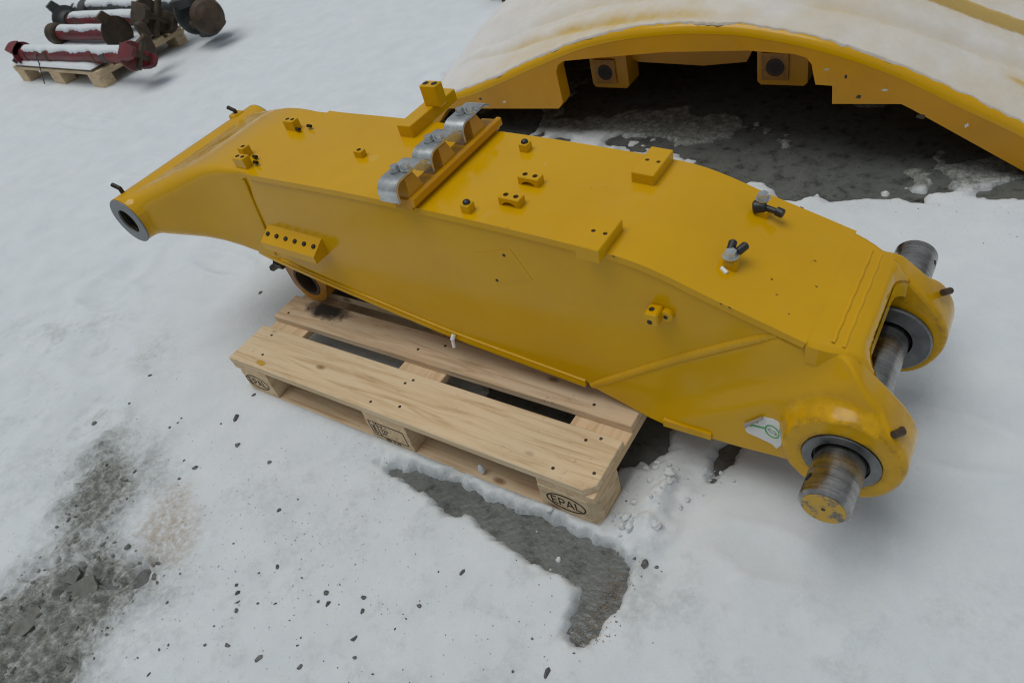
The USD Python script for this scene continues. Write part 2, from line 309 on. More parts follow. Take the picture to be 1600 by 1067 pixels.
def ccw(pts):
    pts = np.array(pts, float); a = np.sum(pts[:, 0] * np.roll(pts[:, 1], -1) - np.roll(pts[:, 0], -1) * pts[:, 1])
    return pts if a > 0 else pts[::-1]
def prism_xz(poly, y0, y1, holes=()):
    """polygon in x,z pushed from y0 to y1"""
    cs = m3.CrossSection([ccw(poly)] + [ccw(h)[::-1] for h in holes], m3.FillRule.NonZero)
    m = cs.extrude(y1 - y0)                                   # x, z -> local x,y ; depth local z
    return m.transform(np.array([[1, 0, 0, 0], [0, 0, -1, y1], [0, 1, 0, 0]], float))
def prism_yz(poly, x0, x1):
    m = m3.CrossSection([ccw(poly)]).extrude(x1 - x0)
    return m.transform(np.array([[0, 0, 1, x0], [1, 0, 0, 0], [0, 1, 0, 0]], float))
def prism_xy(poly, z0, z1):
    return m3.CrossSection([ccw(poly)]).extrude(z1 - z0).translate((0, 0, z0))
def arc(cx, cy, r, a0, a1, n=12):
    t = np.radians(np.linspace(a0, a1, n)); return [(cx + r * math.cos(a), cy + r * math.sin(a)) for a in t]
def tube(path, r, n=10):
    """round rod along a path"""
    P = np.array(path, float); out = []
    for a, b in zip(P[:-1], P[1:]): out.append(cyl(a, b, r, n=n))
    for a in P[1:-1]: out.append(m3.Manifold.sphere(r, n).translate(tuple(a)))
    return cat_(*out)
def smoothstep(a, b, x):
    t = np.clip((x - a) / (b - a), 0, 1); return t * t * (3 - 2 * t)
def hexhead(p, d, r, h):
    m = m3.Manifold.cylinder(h, r, r * .97, 6).transform(frame(p, d))
    w = m3.Manifold.cylinder(h * .35, r * 1.32, r * 1.32, 24).transform(frame(np.array(p) - np.array(d) * h * .34, d))
    return m, w

# ------------------------------------------------------------------ ground: wet concrete, and the snow on it
def axis(lo, hi, step, far, grow=1.22):
    a = list(np.arange(lo, hi + step / 2, step)); s = step
    while a[-1] < far: s *= grow; a.append(a[-1] + s)
    s = step
    while a[0] > -far: s *= grow; a.insert(0, a[0] - s)
    return np.array(a)
def grid_faces(nx, ny):
    i = np.arange(nx * ny).reshape(nx, ny); q = np.stack([i[:-1, :-1], i[1:, :-1], i[1:, 1:], i[:-1, 1:]], -1).reshape(-1, 4)
    return np.vstack([q[:, [0, 1, 2]], q[:, [0, 2, 3]]])
gx, gy = axis(-3, 3, .25, 70), axis(-2, 4, .25, 70)
X, Y = np.meshgrid(gx, gy, indexing='ij')
g = usdkit.mesh(stage, '/World/ground', trimesh.Trimesh(np.c_[X.ravel(), Y.ravel(), 0 * X.ravel()], grid_faces(len(gx), len(gy)), process=False), CONC)
setdata(g.GetPrim(), kind='structure', label='dark wet concrete yard showing through the snow', cat='ground')

sx_, sy_ = axis(-1.1, 1.95, .0075, 70, 1.06), axis(-1.0, 1.75, .0075, 70, 1.06)
X, Y = np.meshgrid(sx_, sy_, indexing='ij'); P2 = np.c_[X.ravel(), Y.ravel()]
def inside(poly):
    """signed distance, positive inside"""
    pg = shapely.Polygon(poly); out = np.full(len(P2), -1.0); b = pg.bounds
    k = (P2[:, 0] > b[0] - .3) & (P2[:, 0] < b[2] + .3) & (P2[:, 1] > b[1] - .3) & (P2[:, 1] < b[3] + .3)
    pt = shapely.points(P2[k]); d = shapely.distance(pt, pg.exterior)
    out[k] = np.where(shapely.contains_xy(pg, P2[k]), d, -d); return out
P3 = np.c_[P2, np.zeros(len(P2))]
nz1 = fbm(P3 * 3.1, 4, 3) - .5; nz2 = fbm(P3 * 11, 4, 5) - .5; nz3 = fbm(P3 * 34, 3, 9) - .5; nz4 = fbm(P3 * 1.1, 3, 21) - .5; nz5 = fbm(P3 * 75, 2, 14) - .5
near = smoothstep(3.2, 2.2, np.abs(P2[:, 0] - .2)) * smoothstep(3.4, 2.2, np.abs(P2[:, 1] - .5))
trod = smoothstep(.25, -.1, P2[:, 1]) * smoothstep(-.05, .12, nz4 + .6 * nz1 + .06)
h = .022 + .010 * nz1 + (.0022 + .004 * trod) * nz2 + (.0009 + .0022 * trod) * nz3 + (.0006 + .0008 * trod) * nz5 + .024 * nz4 * (1 - near)
bare1 = inside([(.60, -.066), (.711, -.030), (.79, -.026), (.977, -.022), (1.15, -.027), (1.249, -.022), (1.285, -.061), (1.303, -.114), (1.293, -.178), (1.298, -.24), (1.267, -.252), (1.231, -.205), (1.219, -.14), (1.20, -.128), (1.14, -.126), (1.004, -.121), (.843, -.101), (.706, -.081)])
slush = inside([(-.215, -.385), (-.06, -.36), (.02, -.45), (.0, -.53), (.251, -.52), (.31, -.575), (.285, -.64), (.33, -.716), (.36, -.79), (.45, -.98), (.45, -1.4), (-.3, -1.5), (-.25, -.939), (-.11, -.78), (-.11, -.69), (-.16, -.58)])
bare3 = inside([(1.14, .10), (1.22, .19), (1.255, .26), (1.245, .345), (1.22, .60), (1.0, .62), (.72, .6), (.70, .2), (.8, .13), (1.0, .15)])
bare4 = inside([(1.356, .221), (1.345, .314), (1.39, .342), (1.395, .262), (1.362, .187)])
under = inside([(-.45, 1.62), (-.05, 1.44), (.241, 1.50), (.455, 1.50), (.692, 1.46), (1.008, 1.33), (1.313, 1.30), (1.796, 1.40), (2.2, 1.36), (2.6, 2.2), (2.2, 3.6), (-.6, 3.6), (-.7, 2.0)])
tan = inside([(.078, -.412), (.135, -.344), (.258, -.418), (.303, -.495), (.218, -.534), (.105, -.506)])
pud = inside([(.060, -.543), (.114, -.505), (.188, -.52), (.251, -.528), (.292, -.575), (.24, -.61), (.157, -.572)])
h -= .055 * smoothstep(-.012, .02, bare1 + .03 * nz2 + .034 * nz3 + .016 * nz5)
h -= .04 * smoothstep(-.02, .03, bare3 + .10 * nz2 + .05 * nz3 + .02 * nz5)
h -= .05 * smoothstep(-.012, .02, bare4 + .05 * nz2 + .03 * nz3 + .015 * nz5)
h -= .045 * smoothstep(-.05, .06, under + .16 * nz2 - .0) * smoothstep(-.13, .02, nz2 * .55 + nz1 * 1.3 + .02 + .25 * smoothstep(.05, .3, under) * smoothstep(.1, .5, P2[:, 0]) - .10 * smoothstep(.55, .1, P2[:, 0])) * (1 - smoothstep(-.25, .15, 1 - np.hypot((P2[:, 0] - .66) / .30, (P2[:, 1] - 1.67) / .13) + 1.4 * nz2 + .5 * nz3))
h -= .045 * smoothstep(-.004, .02, pud + .08 * nz2 + .05 * nz3) * .7
sl = smoothstep(-.24, .13, slush + .20 * nz1 + .13 * nz2 + .05 * nz3)
h -= .026 * smoothstep(.03, .10, slush + .25 * nz2 + .12 * nz3 - .03) * smoothstep(.0, .10, nz2 + .9 * nz3)
h += sl * (.020 * nz2 + .036 * nz3 + .016 * nz5)
_u = smoothstep(-.02, .14, under); h = np.where(h > .002, h * (1 - .62 * _u), h)
# heaped snow along the pallet's edge and its right end, and a tyre's ridge to the right
ed = np.exp(-((P2[:, 1] + .020) / .016) ** 2) * smoothstep(.42, .70, P2[:, 0]) * smoothstep(1.26, 1.18, P2[:, 0])
h += ed * (.010 + .02 * nz2)
rt = np.exp(-((P2[:, 0] - 1.30) / .045) ** 2) * smoothstep(-.05, .03, P2[:, 1]) * smoothstep(.24, .14, P2[:, 1])
h += rt * (.030 + .06 * nz2 + .04 * nz3)
rx = np.interp(P2[:, 1], [-.9, -.27, -.03, .13, .23, .5], [1.36, 1.364, 1.374, 1.382, 1.41, 1.47])
h += (.010 * smoothstep(-.02, .012, P2[:, 0] - rx) * smoothstep(.5, .25, P2[:, 0] - rx)) * smoothstep(.32, .18, P2[:, 1])
for cx, cy, rxx, ryy, dp in [(-2.358, 2.302, .22, .06, .012), (-2.35, 2.12, .2, .05, .012), (-2.9, 1.2, .22, .05, .014), (-1.319, .825, .13, .05, .012), (-1.013, .124, .13, .06, .012),
                             (-1.076, .227, .07, .12, .01), (-.649, .427, .12, .04, .012), (1.666, .103, .05, .09, .008), (1.532, .071, .08, .04, .007), (1.773, .473, .1, .05, .01),
                             (-.45, -.35, .10, .13, .012), (-.7, -.1, .12, .07, .01), (-1.6, 1.2, .16, .05, .010), (-1.9, .9, .12, .06, .009), (-.95, 1.35, .15, .05, .012)]:
    q = ((P2[:, 0] - cx) / rxx) ** 2 + ((P2[:, 1] - cy) / ryy) ** 2
    h += 1.35 * dp * (-np.exp(-q) + .55 * np.exp(-((np.sqrt(q) - 1.5) / .4) ** 2)) * (1 + 1.2 * nz2)
# rough tracks at the top left
trk = np.exp(-((P2[:, 1] - (2.6 + .10 * (P2[:, 0] + 6))) / .9) ** 2) * smoothstep(-4.2, -5.2, P2[:, 0])
h += trk * .07 * (fbm(P3 * np.array([2.2, 6, 1]), 4, 33) - .5)
inpal = (P2[:, 0] > .0) & (P2[:, 0] < 1.2) & (P2[:, 1] > .0) & (P2[:, 1] < .8)
h = np.where(inpal, np.minimum(h, .014), h)
h = np.where((np.maximum.reduce([bare1, bare3, bare4, under, slush, pud]) < -.2) & (trk < .05), np.maximum(h, .005), h)
grit = np.clip(smoothstep(-.55, .1, slush + .45 * nz1) * .95 + .55 * smoothstep(-.12, .0, bare1) + .55 * smoothstep(-.25, .0, under) + .5 * smoothstep(-.2, 0, bare3), 0, 1)
grit = np.maximum(grit, .35 * smoothstep(.5, .1, np.abs(P2[:, 1] + .25 - .35 * (P2[:, 0] - .2))) * smoothstep(1.5, .6, np.abs(P2[:, 0] - .3)))
thin = .27 * trod * smoothstep(-.12, .2, nz2 + .6 * nz3) + .16 * smoothstep(.0, .25, nz1)
dirt = np.c_[np.maximum.reduce([thin, sl * .92, .5 * smoothstep(-.03, .01, bare1 + .03 * nz2), .45 * smoothstep(-.06, .03, bare3 + .06 * nz2), .85 * smoothstep(-.02, .12, under + .12 * nz2), .55 * smoothstep(-.03, .02, bare4 + .03 * nz2), .30 * np.clip(trk * 1.5, 0, 1)]),
             smoothstep(-.05, .04, tan + .06 * nz2), grit]
g = usdkit.mesh(stage, '/World/snow', trimesh.Trimesh(np.c_[P2, h], grid_faces(len(sx_), len(sy_)), process=False), SNOW, smooth=True)
UsdGeom.PrimvarsAPI(g).CreatePrimvar('dirt', T.Color3fArray, 'vertex').Set(Vt.Vec3fArray.FromNumpy(dirt.astype(np.float32)))
setdata(g.GetPrim(), kind='stuff', label='trodden snow cover with grey slush and bare patches across the yard', cat='snow')
snow_tree = cKDTree(P2)
def snow_z(x, y): return max(0.0, float(h[snow_tree.query((x, y))[1]]))

# ------------------------------------------------------------------ pallet
def pallet(label, base, rotz, L, W, stamps):
    t = thing('pallet', label, 'pallet', base, None, rotz)
    if not rotz: off = np.array(base, float)
    else: off = np.zeros(3)
    def pp(root, name, m, mm, **k): return part(root, name, m.translate(tuple(off)) if hasattr(m, 'translate') else m, mm, **k)
    s = W / .8; lx = L / 1.2
    ys = [(0, .145), (.186, .286), (.3275, .4725), (.514, .614), (.655, .8)]
    xs = [(0, .145 * lx), (L / 2 - .0725 * lx, L / 2 + .0725 * lx), (L - .145 * lx, L)]
    bs = [(0, .1), (.3275, .4725), (.7, .8)]
    def chamf(x0, x1, y0, y1, z0, z1, c, corner):
        """plank with its outer corners cut"""
        pl = []
        for (x, y, sx, sy) in ((x0, y0, 1, 1), (x1, y0, -1, 1), (x1, y1, -1, -1), (x0, y1, 1, -1)):
            if ((x == 0 or x == L) and (y == 0 or abs(y - W) < 1e-6)) and corner:
                a, b = (x + sx * c, y), (x, y + sy * c); pl += [a, b] if sx * sy < 0 else [b, a]
            else: pl.append((x, y))
        k = .0018
        cs = m3.CrossSection([ccw(pl)]); ins = cs.offset(-k, m3.JoinType.Miter)
        pts = [(px, py, z) for z in (z0, z1) for q in ins.to_polygons() for px, py in q] + [(px, py, z) for z in (z0 + k, z1 - k) for q in cs.to_polygons() for px, py in q]
        return m3.Manifold.hull_points(np.array(pts, np.float64))
    boards = []
    for i, (a, b) in enumerate(ys):
        bend = .002 * rng.uniform(-1, 1)
        boards.append(pp(t, 'top_board', chamf(0 + abs(bend), L - abs(bend) * .6 if i not in (0, 4) else L, a * s, b * s, .122, .144, .022, True), WOOD if i in (0, 3) else WOOD2))
        for j, (c, d) in enumerate(xs):
            w = b - a
            spots = [(c + .03, a + .03), (c + .075, a + w - .03), (d - .03, a + .045), (d - .045, a + w - .02)] if w > .12 else [(c + .035, a + .03), (d - .04, a + w - .03)]
            if i == 0 and j == 0: spots = spots[1:3]
            for (nx, ny) in spots:
                nx += rng.uniform(-.012, .012); ny += rng.uniform(-.008, .008)
                pp(boards[-1], 'nail', m3.Manifold.cylinder(.0016, .0042, .0038, 10).translate((nx, ny * s, .1434)), NAIL, smooth=False)
    for (c, d) in xs:
        pp(t, 'cross_board', bbox(c, d, .001, W - .001, .1002, .1218, .0015), WOODC)
    k = 0
    for j, (c, d) in enumerate(xs):
        for (a, b) in bs:
            bl = pp(t, 'block', chamf(c if c else 0, d, a * s if a else 0, b * s, .0222, .1, .022, True), WOODE)
            if stamps and a == 0:
                ms = []
                if j != 1:
                    cx = (c + d) / 2 + (.002 if j == 0 else -.006); cz = .0625; rxx, rz = .050, .0275
                    t_ = np.linspace(0, 2 * pi, 48, endpoint=False)
                    o = np.c_[cx + rxx * np.cos(t_), cz + rz * np.sin(t_)]; n_ = np.c_[cx + (rxx - .0036) * np.cos(t_), cz + (rz - .0036) * np.sin(t_)]
                    ms.append(prism_xz(o, -.0008, .001, [n_]))
                    tm = meshkit.text_mesh('EPAL', .0265, .0018); v = tm.vertices.copy()
                    v[:, 0] = (v[:, 0] - v[:, 0].mean()) * (.074 / np.ptp(v[:, 0])) + 0; v[:, 0] -= (v[:, 0].max() + v[:, 0].min()) / 2; v[:, 1] -= v[:, 1].max() / 2
                    ms.append((np.c_[v[:, 0] + cx, -.0008 + .0018 - v[:, 2] * 1.0, v[:, 1] + cz], tm.faces))
                else:
                    x0, x1, z0, z1 = c + .010, d - .016, .038, .092
                    def bar(p, q, w=.0022):
                        p, q = np.array(p), np.array(q); n = np.array([-(q - p)[1], (q - p)[0]]); n = n / np.linalg.norm(n) * w / 2
                        return prism_xz([p + n, q + n, q - n, p - n], -.0008, .001)
                    ms += [bar((x0, z0), (x1, z0)), bar((x0, z1), (x1, z1)), bar((x0, z0), (x0, z1)), bar((x1, z0), (x1, z1)), bar((x0 + .026, z0), (x0 + .026, z1))]
                    def word(txt, hh, x, z, rot=0):
                        tm = meshkit.text_mesh(txt, hh, .0018); v = tm.vertices.copy()
                        if rot: v[:, [0, 1]] = np.c_[-v[:, 1], v[:, 0]]
                        ms.append((np.c_[v[:, 0] + x, .001 - v[:, 2], v[:, 1] + z], tm.faces))
                    word('EPAL', .0125, x0 + .019, z0 + .006, 1)
                    word('LV -', .010, x0 + .031, z1 - .015); word('010', .010, x0 + .034, z1 - .0295); word('HT', .010, x0 + .034, z1 - .044)
                    word('004  3  62', .0075, x0 + .038, z0 - .0105)
                pp(bl, 'stamp', cat_(*[m if not hasattr(m, 'to_mesh') else trimesh.Trimesh(*arr(m), process=False) for m in ms]), BRAND, smooth=False)
    for (a, b) in bs:
        pp(t, 'bottom_board', chamf(0, L, a * s, b * s, .0, .022, .022, True), WOOD2 if a == 0 else WOOD)
    return t
PAL = pallet('new pine pallet under the yellow loader boom, stamped on its blocks', (0, 0, 0), 0, 1.2, .8, True)
PAL2 = pallet('snow-dusted pine pallet carrying drive shafts at the far left', (-4.63, 1.665, -.012), -1.5, 1.27, .72, False)

# dark oil on the second board, under the boom's cylinder eye: soaked stain, and yellow paint scuff on the front board
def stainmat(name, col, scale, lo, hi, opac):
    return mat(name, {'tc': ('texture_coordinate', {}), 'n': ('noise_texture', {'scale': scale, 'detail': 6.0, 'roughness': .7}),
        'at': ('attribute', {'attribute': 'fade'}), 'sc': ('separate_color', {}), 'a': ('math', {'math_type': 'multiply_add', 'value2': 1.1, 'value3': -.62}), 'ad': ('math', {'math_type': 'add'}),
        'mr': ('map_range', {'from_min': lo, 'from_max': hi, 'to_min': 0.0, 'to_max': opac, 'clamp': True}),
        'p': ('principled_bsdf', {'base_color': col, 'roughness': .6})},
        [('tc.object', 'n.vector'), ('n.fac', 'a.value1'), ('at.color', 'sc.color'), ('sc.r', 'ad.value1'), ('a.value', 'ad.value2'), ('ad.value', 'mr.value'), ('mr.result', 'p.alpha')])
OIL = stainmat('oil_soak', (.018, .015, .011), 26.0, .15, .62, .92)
SCUFF = stainmat('paint_scuff', (.50, .30, .01), 60.0, .2, .45, .9)
def stain(root, cx, cy, rx_, ry_, z, m, y0, y1, name):
    xs, ys = np.linspace(cx - rx_, cx + rx_, 25), np.linspace(max(y0, cy - ry_), min(y1, cy + ry_), 13)
    A, B = np.meshgrid(xs, ys, indexing='ij'); r = np.sqrt(((A - cx) / rx_) ** 2 + ((B - cy) / ry_) ** 2)
    p = root + '/' + numbered(root, name)
    g = usdkit.mesh(stage, p, trimesh.Trimesh(np.c_[A.ravel(), B.ravel(), np.full(A.size, z)], grid_faces(25, 13), process=False), m)
    f = np.clip(1 - r.ravel(), 0, 1); UsdGeom.PrimvarsAPI(g).CreatePrimvar('fade', T.Color3fArray, 'vertex').Set(Vt.Vec3fArray.FromNumpy(np.c_[f, f, f].astype(np.float32)))
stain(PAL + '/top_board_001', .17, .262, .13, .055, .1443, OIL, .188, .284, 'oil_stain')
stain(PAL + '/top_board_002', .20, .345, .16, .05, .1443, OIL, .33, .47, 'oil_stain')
stain(PAL + '/top_board', .128, .018, .028, .014, .1446, SCUFF, .003, .143, 'paint_mark')

# ------------------------------------------------------------------ the boom
Y0, Y1, YM = .230, .540, .385
PX, PZ = 1.624, .251                                           # pin axis
BOOM = thing('loader_boom', 'long yellow steel loader boom lying across the pine pallet', 'loader boom', (.12, .30, .144))
TOP = np.array([(.192, .638), (.226, .636), (.40, .633), (.578, .628), (.735, .619), (.893, .610), (1.098, .594), (1.204, .584), (1.250, .575), (1.30, .559), (1.368, .532), (1.489, .4875), (1.542, .4678)])
def top_z(x): return float(np.interp(x, TOP[:, 0], TOP[:, 1]))
def strip(prof, th, y0, y1):
    """a bent plate: a curve in x,z with thickness th downward"""
    prof = np.array(prof, float); d = np.gradient(prof, axis=0); n = np.c_[-d[:, 1], d[:, 0]]; n /= np.linalg.norm(n, axis=1)[:, None]
    return prism_xz(np.vstack([prof, (prof - n * th)[::-1]]), y0, y1)
xx = np.linspace(TOP[0, 0], TOP[-1, 0], 70)
from scipy.interpolate import PchipInterpolator
topc = np.c_[xx, PchipInterpolator(TOP[:, 0], TOP[:, 1])(xx)]
part(BOOM, 'top_plate', strip(topc, .014, Y0 - .0045, Y1 + .0045), YEL)
# bottom plate: rises at the rear, its lip stands proud of the side
BOT = np.array([(.055, .364), (.11, .3475), (.17, .334), (.29, .308), (.484, .270), (.714, .229), (.875, .209), (.996, .195), (1.075, .186)])
xb = np.linspace(BOT[0, 0], BOT[-1, 0], 50); botc = np.c_[xb, PchipInterpolator(BOT[:, 0], BOT[:, 1])(xb)]
part(BOOM, 'bottom_plate', strip(botc + [0, .011], .011, Y0 - .007, Y1 + .007), YEL)
side = [(x, z - .0138) for x, z in topc if .18 < x < 1.52] + [(1.50, .43), (1.35, .25), (1.16, .17)] + [(x, z + .0128) for x, z in botc[::-1] if x > .14] + [(.12, .36), (.13, .42), (.15, .54)]
part(BOOM, 'side_plate', prism_xz(side, Y0, Y0 + .012), YEL)
part(BOOM, 'side_plate', prism_xz(side, Y1 - .012, Y1), YEL)
# rear casting: a cross tube that flares into the box
def rear():
    xs = np.array([-.325, -.29, -.25, -.21, -.17, -.12, -.06, 0, .06, .12, .155, .18, .1945])
    hw = np.interp(xs, [-.325, -.29, -.24, -.18, -.12, -.05, .03, .10, .13, .155, .18, .1945], [.272, .268, .252, .230, .208, .186, .168, .1605, .1572, .1535, .153, .153])
    zt = np.interp(xs, [-.325, -.27, -.21, -.15, -.09, -.03, .03, .09, .19], [.552, .571, .587, .604, .621, .635, .643, .645, .6378])
    zb = np.interp(xs, [-.325, -.25, -.17, -.1, -.03, .05, .12, .19], [.44, .422, .408, .395, .380, .361, .345, .333])
    rr = np.interp(xs, [-.325, -.1, .06, .19], [.05, .05, .022, .006])
    V = []; n = 8
    for x, w, a, b, r in zip(xs, hw, zt, zb, rr):
        loop = arc(YM - w + r, b + r, r, 270, 180, n) + arc(YM - w + r, a - r, r, 180, 90, n) + arc(YM + w - r, a - r, r, 90, 0, n) + arc(YM + w - r, b + r, r, 0, -90, n)
        V += [(x, y, z) for y, z in loop]
    m = 4 * n; F = []
    for i in range(len(xs) - 1):
        for j in range(m):
            a, b = i * m + j, i * m + (j + 1) % m; F += [(a, b, b + m), (a, b + m, a + m)]
    c0 = len(V); V.append((xs[0], YM, zb[0] + .05)); c1 = len(V); V.append((xs[-1], YM, (zt[-1] + zb[-1]) / 2))
    for j in range(m): F += [(c0, (j + 1) % m, j), (c1, (len(xs) - 1) * m + j, (len(xs) - 1) * m + (j + 1) % m)]
    tm = trimesh.Trimesh(V, F, process=True); tm.fix_normals()
    lo = m3.Manifold(m3.Mesh(np.array(tm.vertices, np.float32), np.array(tm.faces, np.uint32)))
    tb = cyl((-.317, .06, .495), (-.317, .71, .495), .071, n=64)
    u = (lo + tb).refine_to_length(.014); v, f = arr(u)
    t = trimesh.Trimesh(v, f, process=False)
    keep = t.vertices.copy()
    trimesh.smoothing.filter_taubin(t, .5, .53, 16); trimesh.smoothing.filter_laplacian(t, .5, 6)
    w = smoothstep(.06, .13, keep[:, 0])[:, None]; vv = t.vertices * (1 - w) + keep * w
    u = m3.Manifold(m3.Mesh(vv.astype(np.float32), np.array(f, np.uint32)))
    u = u ^ m3.Manifold.cube((2, .55, 2)).translate((-1, .112, -.5))
    return u - cyl((-.317, .05, .495), (-.317, .30, .495), .044, n=48) - cyl((-.317, .5, .495), (-.317, .72, .495), .044, n=48)
rc = part(BOOM, 'rear_casting', rear(), YEL, smooth=40)
for a, b in ((.107, .1125), (.6615, .667)):
    part(rc, 'hub_face', ring((-.317, a, .495), (-.317, b, .495), .0705, .0385), FACE)
for a, b, s in ((.115, .29, 1), (.484, .66, -1)):
    m = ring((-.317, a, .495), (-.317, b, .495), .0436, .0385)
    part(rc, 'bushing', m, HOLE)
    for k in range(4):
        y = (.118 + .011 * k) if s > 0 else (.65 - .011 * k)
        part(rc, 'thread', ring((-.317, y, .495), (-.317, y + .003, .495), .0388, .036, ch=.0005), BRASS)
part(rc, 'bore_end', cyl((-.317, .288, .495), (-.317, .292, .495), .0437), HOLE)
for y, x in ((.148, -.335), (.60, -.335)):
    z = .565
    part(rc, 'grease_fitting', tube([(x, y, z - .01), (x, y, z + .014), (x - .022, y - .004, z + .026)], .0062, 12), DARKB)
    if y > .3: part(rc, 'fitting_boss', bbox(x - .018, x + .018, y - .02, y + .02, z - .03, z + .006, .003), YEL)
# weld seams down the rear edge of the side plate
def bead(path, r, seed=0):
    P = np.array(path, float); n = max(2, int(np.linalg.norm(np.diff(P, axis=0), axis=1).sum() / .0024))
    s = np.r_[0, np.cumsum(np.linalg.norm(np.diff(P, axis=0), axis=1))]; u = np.linspace(0, s[-1], n)
    C = np.stack([np.interp(u, s, P[:, i]) for i in range(3)], 1); d = np.gradient(C, axis=0); d /= np.linalg.norm(d, axis=1)[:, None]
    a = np.array([0, 1, 0.]) if abs(d[0][1]) < .8 else np.array([0, 0, 1.])
    V = []; k = 8; rg = np.random.default_rng(seed); ph = 0.0
    for c, t in zip(C, d):
        e = np.cross(a, t); e /= np.linalg.norm(e); f = np.cross(t, e); ph = ph + .0024 / .0085 * 2 * pi * (1 + .3 * rg.uniform(-1, 1)); q = r * (1 + .045 * math.sin(ph) + .03 * rg.uniform(-1, 1))
        V += [c + q * (math.cos(w) * e + math.sin(w) * f) for w in np.linspace(0, 2 * pi, k, endpoint=False)]
    F = []
    for i in range(n - 1):
        for j in range(k):
            A, B = i * k + j, i * k + (j + 1) % k; F += [(A, B, B + k), (A, B + k, A + k)]
    return trimesh.Trimesh(V, F, process=False)
part(BOOM, 'weld_bead', bead([(.168, Y0 - .0015, .618), (.152, Y0 - .0015, .536), (.138, Y0 - .002, .445), (.124, Y0 - .003, .372)], .0034, 1), YEL, smooth=True)
part(BOOM, 'weld_bead', bead([(x, Y0 - .001, z + .015) for x, z in botc[4:]], .0045, 2), YEL, smooth=True)
part(BOOM, 'weld_bead', bead([(x, Y0 - .0005, z - .0155) for x, z in topc[1:68]], .0035, 3), YEL, smooth=True)
# front casting: a cheek each side with a boss round the pin, joined by a lip
CHEEK = ccw([(1.085, .187), (1.2, .27), (1.306, .347), (1.397, .407), (1.494, .469), (1.53, .4665), (1.58, .4735), (1.603, .4725), (1.62, .456), (1.64, .430), (1.665, .400), (1.69, .370), (1.712, .338), (1.724, .305),
             (1.7265, .270), (1.7245, .235), (1.716, .207), (1.700, .180), (1.678, .160), (1.652, .1495), (1.60, .1475), (1.53, .150), (1.414, .144), (1.289, .1445), (1.185, .150)])
def chaikin(p, n=3):
    p = np.array(p, float)
    for _ in range(n): p = np.vstack([p[:1], np.stack([.75 * p[:-1] + .25 * p[1:], .25 * p[:-1] + .75 * p[1:]], 1).reshape(-1, 2), p[-1:]])
    return p
_cw = [(1.53, .150), (1.60, .1475), (1.652, .1495), (1.678, .160), (1.700, .180), (1.716, .207), (1.7255, .235), (1.7285, .268), (1.722, .302), (1.702, .336), (1.676, .366), (1.650, .393), (1.628, .421), (1.606, .4405), (1.56, .4555)]
CHEEK = ccw(np.vstack([[(1.085, .187), (1.185, .150), (1.289, .1445), (1.414, .144)], chaikin(_cw, 3), [(1.53, .4575), (1.494, .468), (1.397, .407), (1.306, .347), (1.2, .27)]]))
def cheek_y(x, z):
    r = np.hypot(x - PX, z - PZ); y = np.full_like(np.asarray(x, float), Y0 - .0035)
    dl = ((x - 1.217) * -(.412 - .16) + (z - .16) * (1.575 - 1.217)) / math.hypot(.252, .358)
    y = y - .012 * smoothstep(.012, -.035, dl) - .011 * smoothstep(1.58, 1.66, x) * smoothstep(.47, .36, z)
    y = y + .013 * smoothstep(.385, .46, z) * smoothstep(1.49, 1.60, x)
    return y - (y - .174) * (.85 * smoothstep(.118, .0985, r) + .15 * smoothstep(.15, .108, r))
def on_cheek(m, ref):
    v, f = arr(m.refine_to_length(.006)); v = v.copy(); v[:, 1] += cheek_y(v[:, 0], v[:, 2]) - ref; return v, f
def cheek(mirror):
    pg = shapely.Polygon(CHEEK); nth = 300; V = []; F = []
    rads = np.r_[.0665, .0685, .076, .088, .0945, .0975, .101, .106, .112, .119, .128, .14, .155, .17, .19, .215, .245, .28, .32, .36, .41, .46, .52]
    th = np.linspace(0, 2 * pi, nth, endpoint=False); th = np.sort(np.r_[th, [math.atan2(z - PZ, x - PX) % (2 * pi) for x, z in CHEEK]]); nth = len(th)
    ro = []
    for a in th:
        ln = shapely.LineString([(PX, PZ), (PX + 2 * math.cos(a), PZ + 2 * math.sin(a))]).intersection(pg)
        ro.append(shapely.length(ln))
    ro = np.array(ro)
    def face(x, z, r): return cheek_y(x, z)
    def inner(r): return np.full_like(r, .262 if True else 0)
    rings = []
    for k, rk in enumerate(rads):
        r = np.minimum(rk, ro - .013); rings.append(r)
    EDGE = [(ro - .0075, .0014), (ro - .0035, .0045), (ro - .001, .0085), (ro, .0130)]
    rings += [e[0] for e in EDGE]
    for k, r in enumerate(rings):
        x, z = PX + r * np.cos(th), PZ + r * np.sin(th); y = face(x, z, r)
        if k >= len(rings) - 4: q = ro - .013; y = face(PX + q * np.cos(th), PZ + q * np.sin(th), q) + EDGE[k - len(rings) + 4][1]
        if k == 0: y = y + .002
        V.append(np.c_[x, y, z])
    x, z = PX + ro * np.cos(th), PZ + ro * np.sin(th); V.append(np.c_[x, np.full(nth, .252), z])
    r2 = ro - .003; V.append(np.c_[PX + r2 * np.cos(th), np.full(nth, .259), PZ + r2 * np.sin(th)])
    r2 = ro - .010; V.append(np.c_[PX + r2 * np.cos(th), np.full(nth, .262), PZ + r2 * np.sin(th)])
    V.append(np.c_[PX + .0665 * np.cos(th), np.full(nth, .262), PZ + .0665 * np.sin(th)])
    V.append(V[0].copy())
    n = len(V); V = np.vstack(V)
    for i in range(n - 1):
        for j in range(nth):
            a, b = i * nth + j, i * nth + (j + 1) % nth; F += [(a, b, b + nth), (a, b + nth, a + nth)]
    if mirror: V[:, 1] = 2 * YM - V[:, 1]; F = [f[::-1] for f in F]
    t = trimesh.Trimesh(V, F, process=True); t.update_faces(t.nondegenerate_faces())
    return t
fc = part(BOOM, 'front_cheek', cheek(False), YELP, smooth=35)
